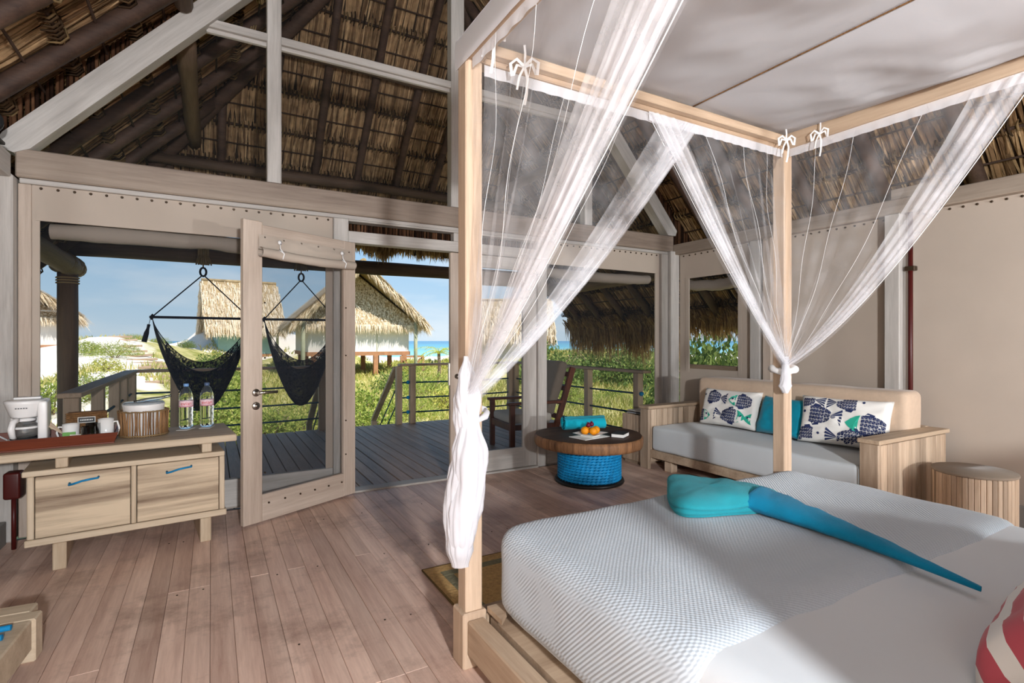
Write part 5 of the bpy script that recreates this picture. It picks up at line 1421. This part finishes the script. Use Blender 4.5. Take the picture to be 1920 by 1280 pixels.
mb = MB(); mb.add([(-800, 90, -2.0), (2400, 90, -2.0), (2400, 2800, -2.0), (-800, 2800, -2.0)], [(0, 1, 2, 3)]); o = mb.build('sea', sea_m); o['kind'] = 'structure'

# ---- grass
def veg(name, cs, rough=.7):
    m, n, l, b = newmat(name); b.inputs['Roughness'].default_value = rough; b.inputs['Specular IOR Level'].default_value = .2
    g = n.new('ShaderNodeNewGeometry'); rp = n.new('ShaderNodeValToRGB'); e = rp.color_ramp.elements
    e[0].color = lin(cs[0]); e[1].color = lin(cs[-1])
    for i, c in enumerate(cs[1:-1]): x = e.new((i + 1) / (len(cs) - 1)); x.color = lin(c)
    l.new(g.outputs['Random Per Island'], rp.inputs[0]); l.new(rp.outputs[0], b.inputs['Base Color'])
    tl = n.new('ShaderNodeBsdfTranslucent'); l.new(rp.outputs[0], tl.inputs[0]); ms = n.new('ShaderNodeMixShader'); ms.inputs[0].default_value = .3
    l.new(b.outputs[0], ms.inputs[1]); l.new(tl.outputs[0], ms.inputs[2]); l.new(ms.outputs[0], n['Material Output'].inputs[0])
    return m
M['grass'] = veg('dune_grass', ('7c8a40', 'b0b058', 'dccf92', 'c8bd76', '9a9c48'))
M['leaf_a'] = veg('bright_leaves', ('6d8238', '93a54c', 'c2c468', '7f9440'))
M['leaf_b'] = veg('mid_leaves', ('5a7038', '748a45', '96a458', '647a3e'))
M['leaf_y'] = veg('yellow_green_leaves', ('b0b054', 'd6cf70', 'bfc060', '98a44e'))
M['frond'] = veg('palm_fronds', ('8fae34', 'c9cf52', 'dcd667'))
M['bark'] = plain('bark', '8a7660', .9, var=.2, vscale=20)
q = random.Random(77); mb = MB()
cnt = 0
while cnt < 52000:
    an = R(q.uniform(-16, 64)); d = 9.0 * (50 / 9.0) ** (q.random() ** .9)
    x, y = d * math.sin(an), d * math.cos(an)
    if y < 9.0 and x < 5.6: continue
    if fbm(x * .16, y * .16, 4) < -.25: continue
    if x / y < .0 and y > 15.5 and fbm(x * .2, y * .2, 8) < .30: continue
    z = gz(x, y) - .02; h = q.uniform(.10, .32) * (1 + d * .006); w = .004 + d * .0006; sway = Vector((q.gauss(0, .4), q.gauss(0, .4), 0)) * h
    rt_ = Vector((math.cos(an), -math.sin(an), 0)) * w
    p = Vector((x, y, z))
    mb.add([p - rt_, p + rt_, p + sway * .5 + Vector((0, 0, h * .7)) + rt_ * .7, p + sway * .5 + Vector((0, 0, h * .7)) - rt_ * .7, p + sway + Vector((0, 0, h))], [(0, 1, 2, 3), (3, 2, 4)]); cnt += 1
o = mb.build('dune_grass', M['grass'], recalc=False); tag(o, 'yellow-green grass covering the dunes around the porch', 'grass', kind='stuff')
# ---- shrubs: a few kinds, each an object with foliage and stems
def shrub_mesh(r, h, n, lw, ll, seed, round_=True):
    q = random.Random(seed); mb = MB()
    for i in range(n):
        th = q.uniform(0, 6.283); ph = math.acos(q.uniform(-.15, 1)); rad = q.random() ** .33
        k = 1 + .35 * fbm(math.cos(th) * 1.5 + seed, math.sin(th) * 1.5, ph)
        c = Vector((r * rad * k * math.sin(ph) * math.cos(th), r * rad * k * math.sin(ph) * math.sin(th), h * (.18 + .82 * rad * k * max(0, math.cos(ph)))))
        d = Vector((q.gauss(0, 1), q.gauss(0, 1), q.gauss(.5, .8))).normalized(); s = d.cross(Vector((q.gauss(0, 1), q.gauss(0, 1), q.gauss(0, 1)))).normalized()
        L = ll * q.uniform(.6, 1.3); W = lw * q.uniform(.6, 1.3)
        mb.add([c - s * W * .2, c + d * L * .4 - s * W * .5, c + d * L, c + d * L * .4 + s * W * .5], [(0, 1, 2, 3)])
    return mb.mesh('foliage', recalc=False)
def stem_mesh(r, h, seed):
    q = random.Random(seed); mb = MB()
    for i in range(6):
        a = q.uniform(0, 6.283); mb.tube([(0, 0, -.1), (.3 * r * math.cos(a), .3 * r * math.sin(a), h * .4), (.6 * r * math.cos(a), .6 * r * math.sin(a), h * .75)], [.02, .014, .006], 5)
    return mb.mesh('stems')
kinds = []
for k, (r, h, n, lw, ll, mt) in enumerate(((.75, .75, 1700, .045, .07, 'leaf_a'), (.6, .55, 1300, .04, .065, 'leaf_y'), (1.1, 1.0, 2600, .055, .085, 'leaf_b'), (.9, .7, 2400, .016, .13, 'leaf_a'))):
    fm = shrub_mesh(r, h, n, lw, ll, 50 + k); fm.materials.append(M[mt]); sm = stem_mesh(r, h, 60 + k); sm.materials.append(M['bark']); kinds.append((fm, sm))
KN = ('bright green leafy shrub', 'yellow-green leafy shrub', 'large mid-green shrub', 'feathery green shrub')
def at(px, dist):   # a point on the ground in the direction of an image column
    u = (px - 960) / 992; A_ = R(29.62)
    return (dist * (math.sin(A_) + u * math.cos(A_)), dist * (math.cos(A_) - u * math.sin(A_)))
def shrub(k, px, dist, s, where):
    x, y = at(px, dist)
    t = thing('shrub', KN[k] + ' ' + where, 'shrub', (x, y, gz(x, y) - .05), q.uniform(0, 6.28), 'shrubs outside'); t.scale = (s, s, s * q.uniform(.85, 1.15)) if s < 2 else (1.25, 1.25, s)
    link('foliage', kinds[k][0], None, t); link('stems', kinds[k][1], None, t)
SH = [(0, 100, 13, 1.1, 'beyond the log post at the far left'), (3, 170, 13.5, 1.0, 'just right of the log post'), (1, 195, 18, 1.0, 'on the sand slope right of the log post'), (3, 215, 23, 1.1, 'half way up the sand path on its left'), (0, 165, 24, .9, 'on the dune behind the log post'),
      (1, 270, 10.5, 1.0, 'behind the left corner of the porch railing'), (1, 300, 11.2, 1.1, 'behind the first front railing post'), (0, 345, 11.5, 1.3, 'behind the left hammock chair'), (0, 400, 12.5, 1.5, 'behind the water bottles'), (2, 395, 21, 1.1, 'below the teal-walled hut'), (0, 430, 16, 1.6, 'right behind the open door stile'),
      (3, 250, 30, .6, 'on the crest of the left dune'), (3, 300, 33, .65, 'on the dune crest right of the tassel'), (2, 350, 33, .5, 'on the dune crest left of the teal-walled hut'), (0, 500, 11, 1.0, 'seen low through the open door screen'), (3, 545, 11.5, 1.2, 'below the right hammock chair'), (1, 590, 10.8, .8, 'low beside the steps seen through the door screen'),
      (0, 690, 11.4, 1.2, 'left of the porch steps handrail'), (0, 675, 13.2, 1.3, 'under the white-walled hut, by the steps'), (3, 760, 14, 1.1, 'behind the short front railing'), (3, 800, 19, 1.4, 'in the grass below the small palm'), (1, 840, 16, 1.2, 'beside the closed door leaf'), (3, 775, 30, 1.8, 'at the edge of the beach'), (2, 745, 22, 1.0, 'beside the orange-brown braces of the hut'), (1, 845, 36, 1.6, 'right of the small palm'),
      (2, 1035, 22, 1.7, 'beyond the right window, next to the door post'), (0, 1070, 19, .9, 'beyond the right window, left of the fringe'), (3, 1110, 17, .9, 'below the hanging eave fringe'), (0, 1150, 18, .8, 'beyond the coffee table, below the fringe'), (1, 1190, 15, .6, 'beyond the right railing corner'), (3, 1220, 16, .8, 'at the right end of the right railing'), (2, 1130, 24, 1.9, 'far behind the eave fringe'), (2, 1200, 23, 1.9, 'far behind the right corner post'),
      (2, 1305, 10.5, 2.2, 'at the left of the small side window'), (2, 1340, 11.0, 2.4, 'in the middle of the small side window'), (2, 1378, 10.8, 2.2, 'at the right of the small side window'), (2, 1270, 22, 1.4, 'just outside the room corner')]
for a in SH: shrub(*a)
# small palm by the beach
px, py = at(822, 24)
pm = thing('small_palm', 'small yellow-green palm with a thin trunk near the beach', 'palm', (px, py, gz(px, py)))
MB().tube([(0, 0, -.1), (.05, 0, .6), (.02, 0, 1.35)], [.11, .08, .07], 8).build('trunk', M['bark'], pm)
for k in range(15):
    a = k * 2.4; el = q.uniform(.1, 1.0); L = q.uniform(.8, 1.15); mb = MB(); d = Vector((math.cos(a), math.sin(a), 0)); sd = Vector((-d.y, d.x, 0))
    pts = [Vector((.02, 0, 1.35)) + d * (L * t * math.cos(el * (1 - t))) + Vector((0, 0, L * (math.sin(el) * t - .75 * t * t))) for t in (0, .25, .5, .75, 1)]
    mb.tube(pts, [.012, .01, .008, .006, .003], 4)
    for i in range(1, 14):
        t = i / 14; j = min(3, int(t * 4)); p = pts[j].lerp(pts[j + 1], t * 4 - j)
        for s in (-1, 1):
            e = p + sd * s * .26 * (1 - .4 * t) + d * .12 + Vector((0, 0, -.10)); mb.add([p - d * .015, p + d * .015, e], [(0, 1, 2)])
    mb.build('frond', M['frond'], pm, recalc=False)
# log steps up the sand path
stp = thing('sand_path_steps', 'row of half-buried grey timber steps climbing the white sand dune', 'steps', (0, 0, 0))
for k in range(15):
    d = 17.0 + 1.05 * k; px_ = 318 - 8.5 * k if k < 12 else 216 + 5 * (k - 12); x, y = at(px_, d)
    MB().beam((x - .55, y - .1, gz(x, y) + .02), (x + .55, y + .1, gz(x, y) + .05), .14, .10, .01).build('timber', M['rail_x'], stp)
bp_ = thing('bollard_post', 'short pale wooden post standing outside the left railing corner', 'post', (*at(222, 11.5), gz(*at(222, 11.5))))
MB().box(-.09, .09, -.09, .09, -.2, .98, .012).build('post_body', M['white_z'], bp_); MB().box(-.095, .095, -.095, .095, .981, 1.0, .004).build('post_cap', M['white_z'], bp_)

# ---- huts
def hut(label, loc, rz, W, Lh, z_floor, z_eave, z_ridge, wall='hutwhite', stilts=True, extra=None, seed=1, over=.9, skirt=True):
    """ridge along local y (front at -y); W: width at the eaves"""
    t = thing('thatched_hut', label, 'hut', loc, rz, 'thatched huts'); q = random.Random(seed)
    hw = W / 2; y0, y1 = -Lh / 2, Lh / 2; z = lambda v: v - loc[2]
    iw = hw - over; ze = z(z_eave); zr = z(z_ridge); zf = z(z_floor)
    sl = (zr - ze) / hw
    # walls, floor
    MB().box(-iw, iw, y0 + over, y1 - over, zf, ze + over * sl * .9).build('wall', M[wall], t)
    for x in (-iw * .33, iw * .33): MB().box(x - .02, x + .02, y0 + over - .02, y0 + over, zf, ze + .6).build('wall_seam', M['hutpost'], t)
    MB().box(-iw - .05, iw + .05, y0 + over - .1, y1 - over + .1, zf - .22, zf).build('floor_beam', M['hutbrown'], t)
    if stilts:
        for x in (-iw * .9, -iw * .3, iw * .3, iw * .9):
            for y in (y0 + over, 0, y1 - over): MB().box(x - .12, x + .12, y - .12, y + .12, -.6, zf - .2).build('stilt', M['hutbrown'], t)
    # roof mass: two thick slopes
    for s in (-1, 1):
        MB().prism([(0, y0, zr), (s * hw, y0, ze), (s * hw, y0, ze + .28), (0, y0, zr + .35)], 0, 0, (0, Lh, 0)).build('roof_slope', M['thatch_mid'], t)
        mb = MB(); n = int(900 * Lh / 8); sn = Vector((s * sl, 0, 1)).normalized(); dn = Vector((s, 0, -sl)).normalized(); S = math.hypot(hw, zr - ze)
        for i in range(n * 2):
            d = S * q.random() ** .9; y = q.uniform(y0 - .1, y1 + .1); c = Vector((0, 0, zr + .36)) + dn * d + Vector((0, y, 0)) + sn * q.uniform(-.02, .06)
            e = c + dn * q.uniform(.4, .8) + Vector((0, q.gauss(0, .06), q.uniform(-.10, .02) - (.12 if d > S * .9 else 0))); w = Vector((0, .03 * q.uniform(.6, 1.5), 0))
            mb.add([c - w, c + w, e + w * .5, e - w * .5], [(0, 1, 2, 3)])
        for y in (y0, y1):   # shaggy verge
            for i in range(500):
                d = S * q.random(); c = Vector((0, y + q.uniform(-.05, .25) * (1 if y < 0 else -1), zr + .3 * q.random())) + dn * d
                e = c + dn * q.uniform(.2, .5) + Vector((0, q.uniform(-.05, .18) * (-1 if y < 0 else 1), -q.uniform(.1, .5))); w = Vector((.03, .02, 0)); mb.add([c - w, c + w, e], [(0, 1, 2)])
        for i in range(700):  # eave
            y = q.uniform(y0, y1); c = Vector((s * (hw - q.uniform(0, .4)), y, 0)); c.z = zr - abs(c.x) * sl + .1 * q.random(); e = c + Vector((s * q.uniform(0, .25), q.gauss(0, .08), -q.uniform(.2, .65))); w = Vector((0, .03, 0)); mb.add([c - w, c + w, e], [(0, 1, 2)])
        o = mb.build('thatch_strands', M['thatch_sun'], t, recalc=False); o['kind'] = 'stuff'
    MB().tube([(0, y0, zr + .33), (0, y1, zr + .33)], .14, 8).build('ridge_cap', M['thatch_mid'], t)
    if skirt:  # recessed thatched gable with its own fringe
        for yy_, s in ((y0, 1), (y1, -1)):
            ya = yy_ + s * (over * .6); yb = yy_ + s * (over * 2.2)
            MB().prism([(0, yb, zr - .2), (-hw + .35, ya, ze + .15), (hw - .35, ya, ze + .15)], 0, 0, (0, s * .2, 0)).build('gable_thatch', M['thatch_mid'], t)
            mb = MB()
            for i in range(1500):
                v = q.random() ** .6; x = q.uniform(-1, 1) * (hw - .4) * v; c = Vector((x, lerp(yb, ya, v) - s * .03, lerp(zr - .2, ze + .15, v))); e = c + Vector((q.gauss(0, .05), -s * q.uniform(.02, .15), -q.uniform(.25, .6))); w = Vector((.03, 0, 0)); mb.add([c - w, c + w, e], [(0, 1, 2)])
            for i in range(500):
                x = q.uniform(-1, 1) * (hw - .35); c = Vector((x, ya - s * q.uniform(-.1, .1), ze + .2)); e = c + Vector((q.gauss(0, .06), -s * q.uniform(0, .15), -q.uniform(.3, .6))); w = Vector((.035, 0, 0)); mb.add([c - w, c + w, e], [(0, 1, 2)])
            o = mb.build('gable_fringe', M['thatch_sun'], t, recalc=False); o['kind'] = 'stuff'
    for x in (-iw - .3, iw + .3): MB().tube([(x, y0 + .5, -.5), (x, y0 + .5, ze + .4)], .11, 8).build('corner_post', M['hutpost'], t)
    if extra: extra(t, zf, iw, y0 + over)
    return t
M['thatch_mid'] = plain('thatch_bulk', 'a8916c', .95, var=.25, vscale=3, bump=1.0, bscale=20)
def brace(t, zf, iw, yf):
    xa, xb = iw - .55, iw + .75
    for x in (xa, xb): MB().box(x - .06, x + .06, yf - .4, yf - .28, -.5, zf - .25).build('brace_post', M['hutbrown'], t)
    MB().beam((xa, yf - .34, zf - .3), (xb, yf - .34, zf - .3), .1, .12).build('brace_rail', M['hutbrown'], t)
    MB().beam((xa, yf - .34, zf - .35), (xb, yf - .34, -.2), .07, .1).build('brace_diagonal', M['hutbrown'], t); MB().beam((xb, yf - .30, zf - .35), (xa, yf - .30, -.2), .07, .1).build('brace_diagonal', M['hutbrown'], t)
def window_extra(t, zf, iw, yf):
    MB().box(iw, iw + .06, -.9, .6, zf + .7, zf + 1.7).build('window_pane', M['hutdark'], t); MB().box(iw, iw + .05, -1.0, .7, zf + 1.71, zf + 1.8).build('window_frame', M['white_y'], t); MB().box(iw, iw + .08, -1.0, .7, zf + .58, zf + .69).build('window_sill', M['white_y'], t)
x, y = at(655, 33); hut('thatched hut on stilts with white canvas walls, seen through the doorway', (x, y, gz(x, y)), R(-2), 7.4, 8.5, .62, 1.95, 5.35, extra=brace, seed=3)
x, y = at(450, 45); hut('thatched hut with pale teal walls behind the left hammock chair', (x, y, gz(x, y)), R(96), 7.2, 5.7, .15, 1.75, 5.9, wall='hutteal', extra=window_extra, seed=4, stilts=False)
x, y = at(20, 30); hut('thatched hut cut off by the left window edge', (x, y, gz(x, y)), R(20), 5.6, 5.0, 1.0, 2.35, 4.3, seed=5, over=1.0)
x, y = at(945, 42); hut('thatched hut half hidden behind the bed net', (x, y, gz(x, y)), R(60), 7.0, 7.5, -.1, 1.1, 4.1, seed=6)
